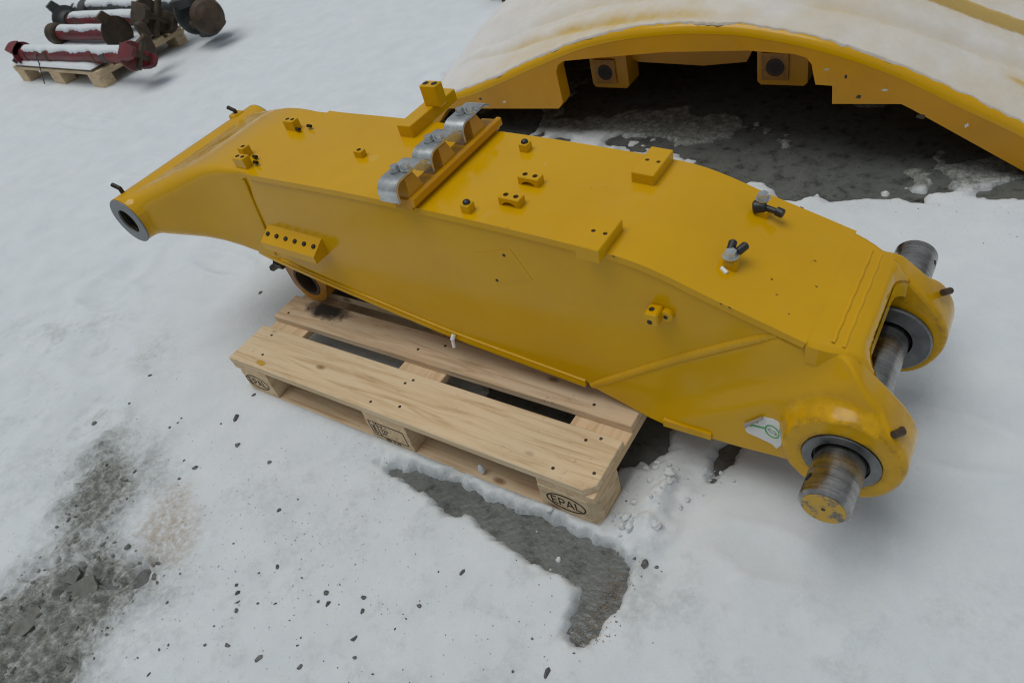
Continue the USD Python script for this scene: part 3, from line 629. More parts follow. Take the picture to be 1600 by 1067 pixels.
fc2 = part(BOOM, 'front_cheek', cheek(True), YELP, smooth=35)
# cross lip between the cheeks, its opening rounded at both ends
lip = [(1.541, Y0 - .0043), (1.56, .2285), (1.58, .2350), (1.60, .2435), (1.62, .2480), (1.638, .2525), (1.648, .2575), (1.6465, .2615), (1.6415, .267), (1.636, .277), (1.631, .290), (1.629, .31)]
lip += [(x, 2 * YM - y) for x, y in lip[::-1]]
LZ = np.array([(1.54, .4682), (1.575, .4555), (1.60, .4465), (1.622, .434), (1.642, .408), (1.66, .388)])
def lip_z(x): return np.interp(x, LZ[:, 0], LZ[:, 1])
def lipmesh():
    m = prism_xy(lip, 0, 1).refine_to_length(.007) if False else None
    pg = shapely.Polygon(lip); fr = shapely.LineString(lip[4:-4]); sd_ = [shapely.LineString(lip[:6]), shapely.LineString(lip[-6:])]
    q = prism_xy(lip, -.045, 0).refine_to_length(.007); v, f = arr(q); v = v.copy(); pt = shapely.points(v[:, :2])
    def rnd(d, r): return r - np.sqrt(np.clip(r * r - np.clip(r - d, 0, r) ** 2, 0, None))
    top = v[:, 2] > -.002
    dz = np.maximum(rnd(shapely.distance(pt, fr), .012), np.maximum(rnd(shapely.distance(pt, sd_[0]), .006), rnd(shapely.distance(pt, sd_[1]), .006)))
    v[:, 2] = lip_z(v[:, 0]) + v[:, 2] - np.where(top, dz, 0)
    return v, f
part(BOOM, 'cross_lip', lipmesh(), YEL)
part(BOOM, 'cross_web', prism_xz([(1.40, .49), (1.425, .49), (1.47, .36), (1.47, .17), (1.44, .17), (1.44, .35)], .262, .508), YELB)
part(BOOM, 'belly_plate', bbox(1.07, 1.47, .262, .508, .152, .168), YELB)
part(BOOM, 'weld_bead', bead([(1.5775 + .0006 * math.sin(i * 1.3), y, float(lip_z(1.5775)) - .0012) for i, y in enumerate(np.linspace(Y0 + .022, Y1 - .03, 30))], .0038, 5), YEL, smooth=True)
part(BOOM, 'weld_bead', bead([(1.5945 + .0006 * math.sin(i * 1.1), y, float(lip_z(1.5945)) - .0012) for i, y in enumerate(np.linspace(Y0 + .022, Y1 - .03, 30))], .0035, 6), YEL, smooth=True)
part(BOOM, 'weld_bead', bead([(1.088, Y0 + .006, .190), (1.12, Y0 + .0035, .214), (1.2, Y0 + .003, .2725), (1.306, Y0 + .003, .349), (1.397, Y0 + .0035, .409), (1.46, Y0 + .0045, .449), (1.492, Y0 + .008, .467)], .0105, 7), YEL, smooth=True)
part(BOOM, 'backing_strip', prism_xz([(1.265, .150), (1.37, .1505), (1.37, .168), (1.265, .170)], Y0 - .0215, Y0 - .01), YEL)
# bushings
for ya, yb, ro in ((.1705, .262, .0665), (.508, .5995, .0665)): part(BOOM, 'bushing', ring((PX, ya, PZ), (PX, yb, PZ), ro, .049), RING)
for ya, yb in ((.2622, .274), (.496, .5078)): part(BOOM, 'thrust_washer', ring((PX, ya, PZ), (PX, yb, PZ), .083, .049, ch=.003), RING)
part(BOOM, 'seal_ring', ring((PX, .176, PZ), (PX, .190, PZ), .0492, .0445), HOLE)
for (x, z, yy, s) in ((1.702, .325, .205, 1), (1.708, .335, .562, 1)):
    part(fc if yy < .3 else fc2, 'grease_fitting', tube([(x, yy + .016, z - .004), (x + .004, yy - .006, z + .016), (x - .006, yy - .022, z + .022)], .0066, 12), RUST)
# cylinder eye below the rear
for ya, yb in ((.288, .350), (.420, .482)):
    pl = [(.03, .345), (.02, .285)] + arc(.097, .219, .0745, 195, 330, 26) + [(.19, .24), (.215, .32), (.16, .345)]
    hl = arc(.097, .219, .043, 0, 360, 41)[:-1]
    eye = part(BOOM, 'cylinder_eye', prism_xz(pl, ya, yb, [hl]), YELO)
    part(eye, 'bushing', ring((.097, ya - .002, .219), (.097, yb + .002, .219), .0505, .0405), RUST)
part(BOOM, 'hose_fitting', cat_(bbox(.02, .052, .262, .290, .272, .296, .004), cyl((.03, .276, .284), (-.012, .270, .262), .011, n=6), cyl((.05, .272, .288), (.05, .255, .312), .010, n=6)), DARKB)

# small blocks welded on the top plate
def tilt(m, x, y):
    a = -math.atan2(top_z(x + .03) - top_z(x - .03), .06)
    return m.rotate((0, math.degrees(a), 0)).translate((x, y, top_z(x) - .001))
def block(x, y, lx, ly, hgt, holes=1, arch=False, capd=False, rim=None, name='mounting_block', fresh=False):
    m = bbox(-lx / 2, lx / 2, -ly / 2, ly / 2, -.004, hgt, .0015)
    if arch: m = m - cyl((0, -ly, -.004), (0, ly, -.004), lx * .36, n=24).scale((1, 1, .8))
    hs = [0] if holes == 1 else [-lx * .24, lx * .24]
    for u in hs:
        if not capd: m = m - m3.Manifold.cylinder(.03, .0048, .0048, 16).translate((u, 0, hgt - .014))
    b = part(BOOM, name, tilt(m, x, y), YEL, smooth=False)
    for u in hs:
        if capd:
            part(b, 'plug', tilt(m3.Manifold.sphere(.0082, 20).scale((1, 1, .75)).translate((u, 0, hgt + .0015)), x, y), BLACK)
        else:
            part(b, 'bolt_hole', tilt(m3.Manifold.cylinder(.010, .0046, .0046, 16).translate((u, 0, hgt - .0125)), x, y), HOLE, smooth=False)
            part(b, 'hole_rim', tilt(lathe([(.0042, 0), (.0056, 0), (.0056, .0006), (.0042, .0006)], (u, 0, hgt), (0, 0, 1), 16), x, y), DARKB, smooth=False)
    return b
block(.160, .254, .042, .024, .030, 2)
block(.122, .297, .024, .024, .030, 1)
block(.156, .440, .040, .024, .030, 2)
block(.468, .366, .026, .018, .018, 1)
block(.862, .488, .022, .022, .020, 1, capd=True)
block(.941, .378, .050, .025, .020, 2, arch=True)
block(.941, .302, .050, .025, .020, 2, arch=True)
block(.866, .252, .022, .022, .020, 1, capd=True)
for x, y, n in ((.185, .268, 0), (.158, .290, 1), (.20, .452, 2), (.178, .431, 3)):
    part(BOOM, 'set_screw', tilt(cyl((0, 0, .008), (.016, -.003, .010), .0045, n=10), x, y), DARKB)
def slab(x, y, ly):
    m = bbox(-.024, .024, -ly / 2, ly / 2, -.006, .025, .0015)
    for u in (-.011, .013): m = m - m3.Manifold.cylinder(.03, .0045, .0045, 16).translate((u, 0, .012))
    b = part(BOOM, 'stop_pad', tilt(m, x, y), YEL, smooth=False)
    for u in (-.011, .013): part(b, 'bolt_hole', tilt(m3.Manifold.cylinder(.012, .0043, .0043, 14).translate((u, 0, .0105)), x, y), HOLE, smooth=False)
slab(1.160, .493, .098); slab(1.164, .250, .098)
# stop bar with an upright post, past the far edge
sb = part(BOOM, 'stop_bar', bbox(.512, .556, .466, .655, .627, .660, .0018), YEL, smooth=False)
po = part(sb, 'stop_post', bbox(.53, .580, .562, .592, .659, .712, .002), YEL, smooth=False)
for x in (.541, .568): part(po, 'bolt_hole', cyl((x, .577, .7123), (x, .577, .7128), .008, n=16), HOLE, smooth=False)
# pipe clamp rail with three galvanised clamps
def rail():
    bar = bbox(.700, .747, .214, .560, .6165, .640, .002)
    fl = bbox(.742, .756, .214, .562, .626, .645, .002)
    cut = prism_xz([(.74, .61), (.77, .61), (.77, .634), (.752, .634)], .2, .58)
    ends = [prism_yz([(.20, .60), (.20, .66), (.224, .66), (.208, .60)], .69, .77)]
    m = (bar + fl) - ends[0]
    return m
rl = part(BOOM, 'clamp_rail', rail(), YELB, smooth=False)
for y0 in (.252, .373, .494):
    post = m3.Manifold.hull_points(np.array([(x, y, z) for (xa, xb, w, z) in ((.700, .742, .026, .638), (.699, .731, .014, .6785)) for x in (xa, xb) for y in (y0 - w, y0 + w)], np.float64))
    part(rl, 'saddle', post, YELB, smooth=False)
    c, th = .021, .0055
    prof = [(y0 - .050, .646)] + arc(y0 - .050 + c, .6845 - c, c, 180, 90, 10) + [(y0 + .036, .6845)] + arc(y0 + .036, .6845 - .026, .026, 90, 40, 8)[1:]
    prof = np.array(prof); d = np.gradient(prof, axis=0); n = np.c_[-d[:, 1], d[:, 0]]; n /= np.linalg.norm(n, axis=1)[:, None]
    cl = part(rl, 'pipe_clamp', prism_yz(np.vstack([prof, (prof - n * -th)[::-1]]), .685, .738), GALV, smooth=40)
    for u, e in ((.703, -.004), (.727, .004)):
        hd, ws = hexhead((u, y0 + e, .6935), (0, 0, 1), .0098, .0085)
        part(cl, 'bolt', cat_(hd, ws), GALV, smooth=30)
# two hose clips near the front
x, y = 1.386, .484; z = top_z(x) - .014
cb = part(BOOM, 'hose_clip', bbox(x - .012, x + .012, y - .012, y + .012, z - .008, z + .026, .002), YEL, smooth=False)
part(cb, 'clip_body', cat_(cyl((x - .018, y - .006, z + .030), (x + .006, y, z + .032), .0125, n=20, cap=.003), cyl((x, y - .002, z + .031), (x + .040, y - .009, z + .025), .0058, n=14, cap=.0015), cyl((x + .026, y - .006, z + .028), (x + .040, y - .009, z + .025), .0088, n=14, cap=.001)), BLACK)
hd, ws = hexhead((x - .002, y + .004, z + .047), (0, 0, 1), .0105, .010); part(cb, 'bolt', cat_(hd, ws), GALV)
x, y = 1.384, .318; z = top_z(x) - .012
cb = part(BOOM, 'hose_clip', bbox(x - .012, x + .012, y - .011, y + .011, z - .008, z + .030, .002), YEL, smooth=False)
part(cb, 'clip_body', cat_(cyl((x - .004, y + .008, z + .037), (x - .006, y + .030, z + .045), .0078, n=16, cap=.003), cyl((x + .008, y + .008, z + .037), (x + .019, y + .028, z + .043), .0078, n=16, cap=.003)), BLACK)
hd, ws = hexhead((x, y, z + .036), (0, 0, 1), .0112, .009); part(cb, 'bolt', cat_(hd, ws), GALV)
part(BOOM, 'set_screw', cyl((1.372, .303, .531), (1.384, .296, .527), .004, n=8), WHITEP)
# six hole block on the near side
def slope(p, r=0): return p
blk = prism_yz([(Y0 + .002, .432), (Y0 - .046, .445), (Y0 - .046, .468), (Y0 + .002, .481)], -.09, .09)
ang = math.degrees(math.atan2(-.042, .20))
Mb = lambda m: m.translate((0, 0, -.456)).rotate((0, 3.2, 0)).translate((.262, 0, .450))
blk = prism_yz([(Y0 + .002, .430), (Y0 - .044, .430), (Y0 - .044, .452), (Y0 + .002, .480)], -.10, .10)
hb = None
cuts = [cyl((u, Y0 - .0275, .456), (u, Y0 - .022, .50), .0052, n=14) for u in np.linspace(-.083, .083, 6)]
hb = part(BOOM, 'hose_block', Mb(blk), YEL, smooth=False)
nrm = np.array([0, -.028, .046]); nrm /= np.linalg.norm(nrm)
for u in np.linspace(-.086, .086, 6):
    p = np.array([u, Y0 - .022, .4666]); part(hb, 'plug', Mb(cyl(p - nrm * .004, p + nrm * .003, .006, n=16, cap=.001)), DARKB)
# small block, name plate outline and drilled hole on the near side
b2 = part(BOOM, 'sensor_block', bbox(1.262, 1.288, Y0 - .030, Y0 + .001, .452, .482, .003), YEL, smooth=False)
part(b2, 'bolt_hole', cyl((1.272, Y0 - .0307, .462), (1.272, Y0 - .0302, .462), .0052, n=14), HOLE, smooth=False)
part(b2, 'bolt_hole', cyl((1.272, Y0 - .016, .4823), (1.272, Y0 - .016, .4827), .0055, n=14), HOLE, smooth=False)
part(b2, 'flange', cyl((1.296, Y0 - .012, .465), (1.296, Y0 + .001, .465), .013, n=18, cap=.002), YEL)
part(b2, 'bolt_hole', cyl((1.296, Y0 - .0126, .465), (1.296, Y0 - .0121, .465), .0042, n=12), HOLE, smooth=False)
npl = part(BOOM, 'blank_plate', prism_xz([(.862, .520), (.965, .549), (1.002, .478), (.894, .444)], Y0 - .0007, Y0 + .001), YEL, smooth=False)
for x, z in ((.945, .530), (.905, .455)): part(npl, 'bolt_hole', cyl((x, Y0 - .0012, z), (x, Y0 - .0008, z), .0038, n=12), HOLE, smooth=False)
# chipped edges: paint knocked off along the near top edge and the lip
rg = np.random.default_rng(4)
for (x, y) in ((.10, .262), (.128, .255), (1.205, .223), (1.40, .223), (1.415, .224), (1.452, .330), (1.47, .30), (1.50, .42), (1.52, .36), (1.50, .27), (1.44, .545), (.60, .33)):
    z = top_z(x) + (.0006 if x > .19 else .008)
    n = 9; a = np.linspace(0, 2 * pi, n, endpoint=False); r = rg.uniform(.6, 1.2, n); sx2, sy2 = rg.uniform(.0018, .0045), rg.uniform(.0010, .0018)
    part(BOOM, 'paint_chip', tilt(prism_xy(np.c_[sx2 * r * np.cos(a), sy2 * r * np.sin(a)], .0008, .0012), x, y), RUST, smooth=False)
# peeling sticker
def onside(px, pz, d=0): return (px, Y0 - .0185 - d, pz)
sp = [(1.441, .208), (1.442, .226), (1.475, .264), (1.495, .270), (1.506, .268), (1.511, .256), (1.512, .225), (1.511, .200), (1.501, .181), (1.493, .190), (1.468, .198), (1.446, .203)]
stk = part(BOOM, 'sticker', on_cheek(prism_xz(sp, -.0014, -.0006), 0), PAPER, smooth=30)
cy_ = float(cheek_y(np.array(1.46), np.array(.245)))
part(stk, 'curled_corner', cyl((1.442, cy_ - .0048, .229), (1.475, cy_ - .0048, .266), .0046, .0028, n=14), PAPERB)
tt = np.linspace(0, 2 * pi, 40, endpoint=False); ex, ez, ea, eb = 1.4935, .232, .0150, .0180
def ell(a, b): return np.c_[ex + a * np.cos(tt), ez + b * np.sin(tt)]
wv = np.array([(1.450, .2275), (1.457, .2320), (1.464, .2318), (1.471, .2325), (1.4795, .2335)])
for m in (prism_xz(ell(ea, eb), -.0022, -.0012, [ell(ea - .0026, eb - .0026)]), prism_xz(np.vstack([wv + [0, .0019], (wv - [0, .0019])[::-1]]), -.0022, -.0012), prism_xz([(1.458, .241), (1.466, .243), (1.466, .246), (1.459, .244)], -.0022, -.0012)):
    part(stk, 'print', on_cheek(m, 0), GREEN, smooth=False)
ar = np.array([(-.012, .0035), (-.005, .009), (-.005, .006), (.004, .003), (.004, .0065), (.0125, -.003), (.005, -.010), (.005, -.0065), (-.004, -.0035), (-.004, -.0065)])
part(stk, 'arrow_print', on_cheek(prism_xz(ar * .85 + [ex, ez], -.0022, -.0012, [ar * .55 + [ex, ez]]), 0), INK, smooth=False)
# zip tie end and a lump of snow by the pallet
single('cable_tie_end', cat_(cyl((.716, .212, .236), (.716, .208, .215), .0045, n=10), cyl((.716, .222, .246), (.716, .210, .236), .0055, n=10)), WHITEP, 'white plastic cable tie end under the lip of the boom', 'cable tie', (.716, .21, .225))

# ------------------------------------------------------------------ the pin
pn = lathe([(0, 0), (.037, 0), (.0435, .0065), (.0435, .705), (.037, .712), (0, .712)], (PX, .068, PZ), (0, 1, 0), 72)
pn = pn - cyl((PX - .08, .105, PZ + .045), (PX + .08, .105, PZ - .03), .008, n=20) - cyl((PX - .08, .742, PZ + .04), (PX + .08, .742, PZ + .0), .009, n=20)
pin = thing('pivot_pin', 'thick greasy steel pivot pin through the forked front end of the boom', 'pin', (PX, .42, PZ - .0435))
part(pin, 'shaft', pn, PIN)
ENDP = mat('worn_yellow_end', {'tc': ('texture_coordinate', {}), 'n': ('noise_texture', {'scale': 42.0, 'detail': 6.0, 'roughness': .7}),
    'r': ('rgb_ramp', {'ramp': [(.40, (.13, .12, .09)), (.48, (.47, .28, .03)), (.6, (.50, .29, .012))]}), 'p': ('principled_bsdf', {'roughness': .5})},
    [('tc.object', 'n.vector'), ('n.fac', 'r.fac'), ('r.color', 'p.base_color')])
part(pin, 'painted_end', cyl((PX, .0668, PZ), (PX, .0683, PZ), .0362, n=56), ENDP)
part(pin, 'centre_hole', cyl((PX, .0662, PZ), (PX, .0667, PZ), .0035, n=12), HOLE)
for y in (.123, .285, .300, .470): part(pin, 'groove_mark', ring((PX, y, PZ), (PX, y + .0025, PZ), .0438, .043, ch=.0003), RING)

# ------------------------------------------------------------------ the arched casing at the back
UP = np.array([(-.62, -.02), (-.53, .055), (-.30, .165), (-.136, .212), (-.044, .243), (.19, .331), (.45, .415), (.647, .447), (.824, .458), (.947, .454), (1.12, .428), (1.3, .381), (1.47, .315), (1.59, .254), (1.755, .174), (1.95, .07), (2.08, -.02)])
pc = PchipInterpolator(UP[:, 0], UP[:, 1]); ux = np.linspace(-.62, 2.08, 110); upc = np.c_[ux, pc(ux)]
LO = [(1.86, -.02), (1.78, .035), (1.475, .207), (1.447, .221), (1.257, .212), (1.254, .270), (1.206, .272), (1.199, .30), (1.192, .335), (1.176, .355), (1.14, .366), (1.0, .375), (.73, .368), (.41, .339), (.33, .331), (.303, .315), (.290, .29), (.294, .17), (.27, .143), (-.08, .124), (-.29, .113), (-.43, -.02)]
CAS = thing('arched_casing', 'big arched yellow machine casing under snow behind the boom', 'machine casing', (.75, 1.5, 0))
_d = np.gradient(upc, axis=0); _n = np.c_[-_d[:, 1], _d[:, 0]]; _n /= np.linalg.norm(_n, axis=1)[:, None]
rim = np.vstack([upc - _n * .0295, LO])
fp = part(CAS, 'front_plate', prism_xz(rim, 1.5005, 1.560), YELB)
DY = -.10; KZ = .10
def shell(th, y0, y1, lift, wob=False):
    """extruded arch with drift, as a closed sheet"""
    ys = np.linspace(y0, y1, 22); V = []; n = len(ux)
    dn = np.gradient(upc, axis=0); nn = np.c_[-dn[:, 1], dn[:, 0]]; nn /= np.linalg.norm(nn, axis=1)[:, None]
    for lay in (lift, lift - th):
        for yv in ys:
            s = yv - 1.5; q = upc + nn * lay; V.append(np.c_[q[:, 0] + DY * s, np.full(n, yv), q[:, 1] + KZ * s * smoothstep(-.02, .2, q[:, 1])])
    V = np.vstack(V); m = len(ys); i = np.arange(2 * m * n).reshape(2, m, n); F = []
    def quads(a, flip):
        q = np.stack([a[:-1, :-1], a[1:, :-1], a[1:, 1:], a[:-1, 1:]], -1).reshape(-1, 4); q = q[:, ::-1] if flip else q
        F.append(q[:, [0, 1, 2]]); F.append(q[:, [0, 2, 3]])
    quads(i[0], True); quads(i[1], False)
    quads(np.stack([i[0, 0], i[1, 0]]), False); quads(np.stack([i[0, -1], i[1, -1]]), True)
    quads(np.stack([i[0, :, 0], i[1, :, 0]]), True); quads(np.stack([i[0, :, -1], i[1, :, -1]]), False)
    return trimesh.Trimesh(V, np.vstack(F), process=False)
part(CAS, 'shell', shell(.02, 1.530, 3.3, -.004), YELB, smooth=True)
# rounded rim that catches the light
rimb = []
dn = np.gradient(upc, axis=0); nn = np.c_[-dn[:, 1], dn[:, 0]]; nn /= np.linalg.norm(nn, axis=1)[:, None]
V = []
for a in np.radians(np.linspace(0, 100, 12)):
    q = upc + nn * (-.030 + .030 * math.sin(a)); V.append(np.c_[q[:, 0], np.full(len(q), 1.530 - .030 * math.cos(a)), q[:, 1]])
n = len(ux); V = np.vstack(V); i = np.arange(12 * n).reshape(12, n); q = np.stack([i[:-1, :-1], i[:-1, 1:], i[1:, 1:], i[1:, :-1]], -1).reshape(-1, 4)
part(CAS, 'rounded_rim', trimesh.Trimesh(V, np.vstack([q[:, [0, 1, 2]], q[:, [0, 2, 3]]]), process=False), YEL, smooth=True)
part(CAS, 'back_plate', prism_xz(np.vstack([upc * [1, 1] + [DY * 1.75, .15], [(2.08 + DY * 1.75, -.02), (-.62 + DY * 1.75, -.02)]]), 3.25, 3.29), YELB)
part(CAS, 'inner_rib', prism_xz([(.38, .262), (.41, .217), (.47, .190), (.73, .180), (.89, .197), (.91, .235), (.90, .40), (.38, .38)], 1.80, 1.83), YELB)
part(CAS, 'inner_rib', prism_xz([(-.55, .0), (-.2, .17), (.05, .24), (.18, .24), (.22, -.01)], 2.3, 2.33), YELB)
for x0, x1, z0, z1, hx, hz, ap in ((.285, .445, .106, .33, .351, .172, 1), (.945, 1.115, .140, .35, 1.008, .206, 0)):
    lg = part(CAS, 'mounting_lug', m3.CrossSection([np.array([(x0 + .012, z0), (x1 - .012, z0), (x1, z0 + .012), (x1, z1), (x0, z1), (x0, z0 + .012)])]).extrude(.09).transform(np.array([[1, 0, 0, 0], [0, 0, -1, 1.84], [0, 1, 0, 0]], float)), YELB, smooth=False)
    part(lg, 'pad', prism_xz([(hx - .045, hz - .045), (hx + .045, hz - .045), (hx + .045, hz + .05), (hx - .045, hz + .05)], 1.742, 1.7505), YELO, smooth=False)
    part(lg, 'rust_ring', ring((hx, 1.7400, hz), (hx, 1.7425, hz), .031, .0195, ch=.0004), RUST, smooth=False)
    part(lg, 'bolt_hole', cyl((hx, 1.7395, hz), (hx, 1.7415, hz), .020, n=24), HOLE, smooth=False)
rg = np.random.default_rng(9)
for x, z in ((1.40, .262), (1.50, .185), (1.62, .165), (.02, .158), (-.10, .165), (1.33, .24), (1.29, .30), (1.235, .32)):
    n = 10; a = np.linspace(0, 2 * pi, n, endpoint=False); r = rg.uniform(.5, 1.3, n); s1, s2 = rg.uniform(.004, .012), rg.uniform(.003, .008)
    part(fp, 'paint_chip', prism_xz(np.c_[x + s1 * r * np.cos(a), z + s2 * r * np.sin(a)], 1.5004, 1.5014), GALV if rg.random() < .4 else RUST, smooth=False)
# snow lying on it: grooves and steps of the casting show through
def casing_snow():
    sv = np.r_[np.linspace(0, .60, 150), np.linspace(.62, 1.75, 34)]; vx = np.linspace(-.60, 2.06, 300); pz = pc(vx)
    dz = np.gradient(pz, vx); nx, nzv = -dz / np.hypot(1, dz), 1 / np.hypot(1, dz)
    V = []; D = []
    g1 = np.interp(vx, [-.6, -.3, -.04, .41, .57, .8], [.3, .28, .2, .078, .060, .05]); g2 = np.interp(vx, [-.5, -.3, 0, .48, .8, 1.16, 1.376, 1.74, 2.1], [.33, .345, .35, .21, .17, .165, .186, .254, .34])
    st = .355 + .16 * (vx - 1.5)
    edge = .014 + .022 * (fbm(np.c_[vx * 9, 0 * vx, 0 * vx], 4, 2) - .5) + .010 * (fbm(np.c_[vx * 45, 0 * vx, 0 * vx], 3, 4) - .5)
    for s in sv:
        ln = .0045 * np.sqrt(np.clip(s / .05, 0, 1)) + .004 * smoothstep(.03, .12, s) - .008 * np.exp(-((s - g1) / .016) ** 2) * smoothstep(1.0, .4, vx) \
            + .011 * np.exp(-((s - g1 - .05) / .03) ** 2) * smoothstep(1.0, .4, vx) - .007 * np.exp(-((s - g2) / .02) ** 2) + .014 * smoothstep(0, .06, s - g2) \
            + .032 * smoothstep(-.004, .010, s - st) * smoothstep(1.36, 1.5, vx) + .02 * smoothstep(.45, .6, s)
        nzz = fbm(np.c_[vx * 7, np.full_like(vx, s * 7), 0 * vx], 4, 8) - .5; nf = fbm(np.c_[vx * 55, np.full_like(vx, s * 55), 0 * vx], 3, 18) - .5
        ln = ln + .005 * nzz * smoothstep(0, .1, s) + .0030 * nf
        x = vx + nx * ln + DY * s; z = pz + nzv * ln + KZ * s * smoothstep(-.02, .2, pz)
        y = 1.5 + np.where(s == 0, edge, np.maximum(s, edge + s * .4) if s < .05 else s) + .004 * nf
        if s == 0: x, z = vx - nx * .006, pz - nzv * .006
        V.append(np.c_[x, y, z])
        dr = (.75 * np.exp(-((s - g1) / .022) ** 2) + .25 * smoothstep(.0, .03, s) * smoothstep(.2, .05, s)) * smoothstep(1.1, .6, vx) + .16 * np.exp(-((s - g2) / .012) ** 2) + .40
        gg = .95 * smoothstep(-.006, -.001, s - st) * smoothstep(.016, .010, s - st) * smoothstep(1.42, 1.47, vx) * smoothstep(-.35, -.1, nzz) + .8 * np.exp(-((s - .175) / .012) ** 2 - ((vx - 1.735) / .03) ** 2)
        D.append(np.c_[dr * np.ones_like(vx) * smoothstep(-.5, .3, vx), gg, 0 * vx])
    V, D = np.vstack(V), np.vstack(D)
    return trimesh.Trimesh(V, grid_faces(len(sv), len(vx))[:, ::-1], process=False), D
cs, D = casing_snow()
g = usdkit.mesh(stage, '/World/casing_snow', cs, SNOWT, smooth=True)
UsdGeom.PrimvarsAPI(g).CreatePrimvar('dirt', T.Color3fArray, 'vertex').Set(Vt.Vec3fArray.FromNumpy(D.astype(np.float32)))
setdata(g.GetPrim(), 'thin snow lying over the curved top of the yellow casing', 'snow', None, 'stuff')

# dark stump of timber behind the casing
a = np.linspace(0, 2 * pi, 14, endpoint=False)
single('timber_end', cat_(bbox(-1.03, -.93, 2.90, 3.02, 0, .22, .006), bbox(-.925, -.86, 2.87, 3.0, 0, .26, .006)), RUST, 'dark weathered timber end standing in snow behind the casing', 'timber', (-.95, 2.95, 0))

# ------------------------------------------------------------------ drive shafts on the far pallet
def snowcap(x0, x1, y, z, r, label, seed):
    """snow lying along the top of a shaft"""
    xs = np.arange(x0, x1, .012); n = 13; V = []
    for x in xs:
        wl = math.radians(50 + 26 * (noise(np.array([[x * 14, seed, 0]]), seed)[0] - .5) + 14 * (noise(np.array([[x * 60, seed, 3]]), seed)[0] - .5))
        e = min(1, (x - x0) / .03, (x1 - x) / .03)
        for a in np.linspace(-wl, wl, n):
            t = .015 * max(0, e) * (math.cos(a / wl * pi / 2) ** .45) * (.8 + .5 * noise(np.array([[x * 8, a * 2, seed]]), seed)[0])
            V.append((x, y + (r + t + .0) * math.sin(a), z + (r + t) * math.cos(a) + .001))
    g = usdkit.mesh(stage, '/World/' + numbered('/World', 'shaft_snow'), trimesh.Trimesh(V, grid_faces(len(xs), n)[:, ::-1], process=False), SNOW, smooth=True)
    UsdGeom.PrimvarsAPI(g).CreatePrimvar('dirt', T.Color3fArray, 'vertex').Set(Vt.Vec3fArray.FromNumpy(np.zeros((len(V), 3), np.float32)))
    setdata(g.GetPrim(), label, 'snow', None, 'stuff')
def yoke(root, x, y, z, s, r, m1, m2, turn=0, big=1.0):
    """a flange with two ears holding a cross"""
    R_ = r * 1.75 * big; o = np.array([x, y, z])
    fl = lathe([(0, 0), (R_, 0), (R_ * 1.02, .006), (R_ * .98, .020), (r * 1.1, .03), (0, .03)], (x, y, z), (s, 0, 0), 28)
    part(root, 'flange', fl, m1)
    def pl(u, v, w): # along, side, up
        c, si = math.cos(turn), math.sin(turn); return (x + s * u, y + v * c - w * si, z + v * si + w * c)
    for sg in (-1, 1):
        pts = []
        for (u, hwid, t0, t1) in ((.0, R_ * .62, R_ * .52, R_ * .98), (.07 * big, R_ * .55, R_ * .60, R_ * 1.02), (.125 * big, R_ * .40, R_ * .62, R_ * .98), (.145 * big, R_ * .2, R_ * .66, R_ * .94)):
            for vv in (-hwid, hwid):
                for ww in (t0, t1): pts.append(pl(u, vv, sg * ww))
        part(root, 'yoke_ear', m3.Manifold.hull_points(np.array(pts, np.float64)), m1)
    part(root, 'cross', cat_(cyl(pl(.095 * big, 0, -R_ * .98), pl(.095 * big, 0, R_ * .98), r * .36, n=16), cyl(pl(.095 * big, -R_ * .95, 0), pl(.095 * big, R_ * .95, 0), r * .36, n=16)), m2)
def cap(root, x, y, z, s, r, m):
    """an end flange with a rim and bolt ears"""
    R_ = r * 1.9
    part(root, 'end_flange', lathe([(0, 0), (R_, 0), (R_, .016), (R_ * .7, .024), (R_ * .62, .055), (r, .07), (0, .07)], (x, y, z), (s, 0, 0), 28), m)
    pts = np.array([(x + s * u, y + v, z + w) for u in (-.012, .012) for v, w in ((-R_ * .55, R_ * .7), (R_ * .1, R_ * 1.02), (-R_ * .75, R_ * 1.25), (-R_ * .2, R_ * 1.45))], np.float64)
    part(root, 'flange_ear', m3.Manifold.hull_points(pts), m)
PT = .153
s1 = thing('drive_shaft', 'long red drive shaft nearest on the far pallet, snow along its top', 'drive shaft', (-3.6, 1.72, PT), 'drive shafts lying on the far pallet')
y, z = 1.72, .207
part(s1, 'tube', cyl((-4.44, y, z), (-2.98, y, z), .046, n=32), RED)
for xa, xb, rr, mm in ((-4.40, -4.33, .052, RED), (-4.05, -4.0, .050, RUST), (-3.42, -3.38, .051, RED), (-3.29, -3.23, .0485, GREYIRON), (-3.05, -2.98, .054, RED)): part(s1, 'collar', cyl((xa, y, z), (xb, y, z), rr, n=32, cap=.004), mm)
yoke(s1, -4.42, y, z, -1, .048, RED, RUST, .5, .95); yoke(s1, -2.98, y, z, 1, .048, RED, RUST, .8, 1.05)
def lump(m, edge=.012, it=14):
    v, f = arr(m.refine_to_length(edge)); t = trimesh.Trimesh(v, f, process=False); trimesh.smoothing.filter_laplacian(t, .5, it); return t
part(s1, 'end_yoke', lump(m3.Manifold.hull_points(np.array([(-2.83 + a, y + b, z + c) for a in (0, .05) for b, c in ((-.085, -.05), (-.05, .02), (.03, .03), (.06, -.02), (.05, -.09), (-.04, -.12))], np.float64)) + m3.Manifold.hull_points(np.array([(-2.83 + a, y + b, z + c) for a in (-.04, .03) for b, c in ((.02, .10), (.08, .09), (.085, -.01), (.03, -.02))], np.float64))), RUST)
snowcap(-4.38, -2.99, y, z, .047, 'snow strip along the top of the nearest red shaft', 1)
s2 = thing('drive_shaft', 'short red drive shaft with a dark dished flange, second from the front', 'drive shaft', (-3.9, 1.99, PT), 'drive shafts lying on the far pallet')
y, z = 1.99, .235
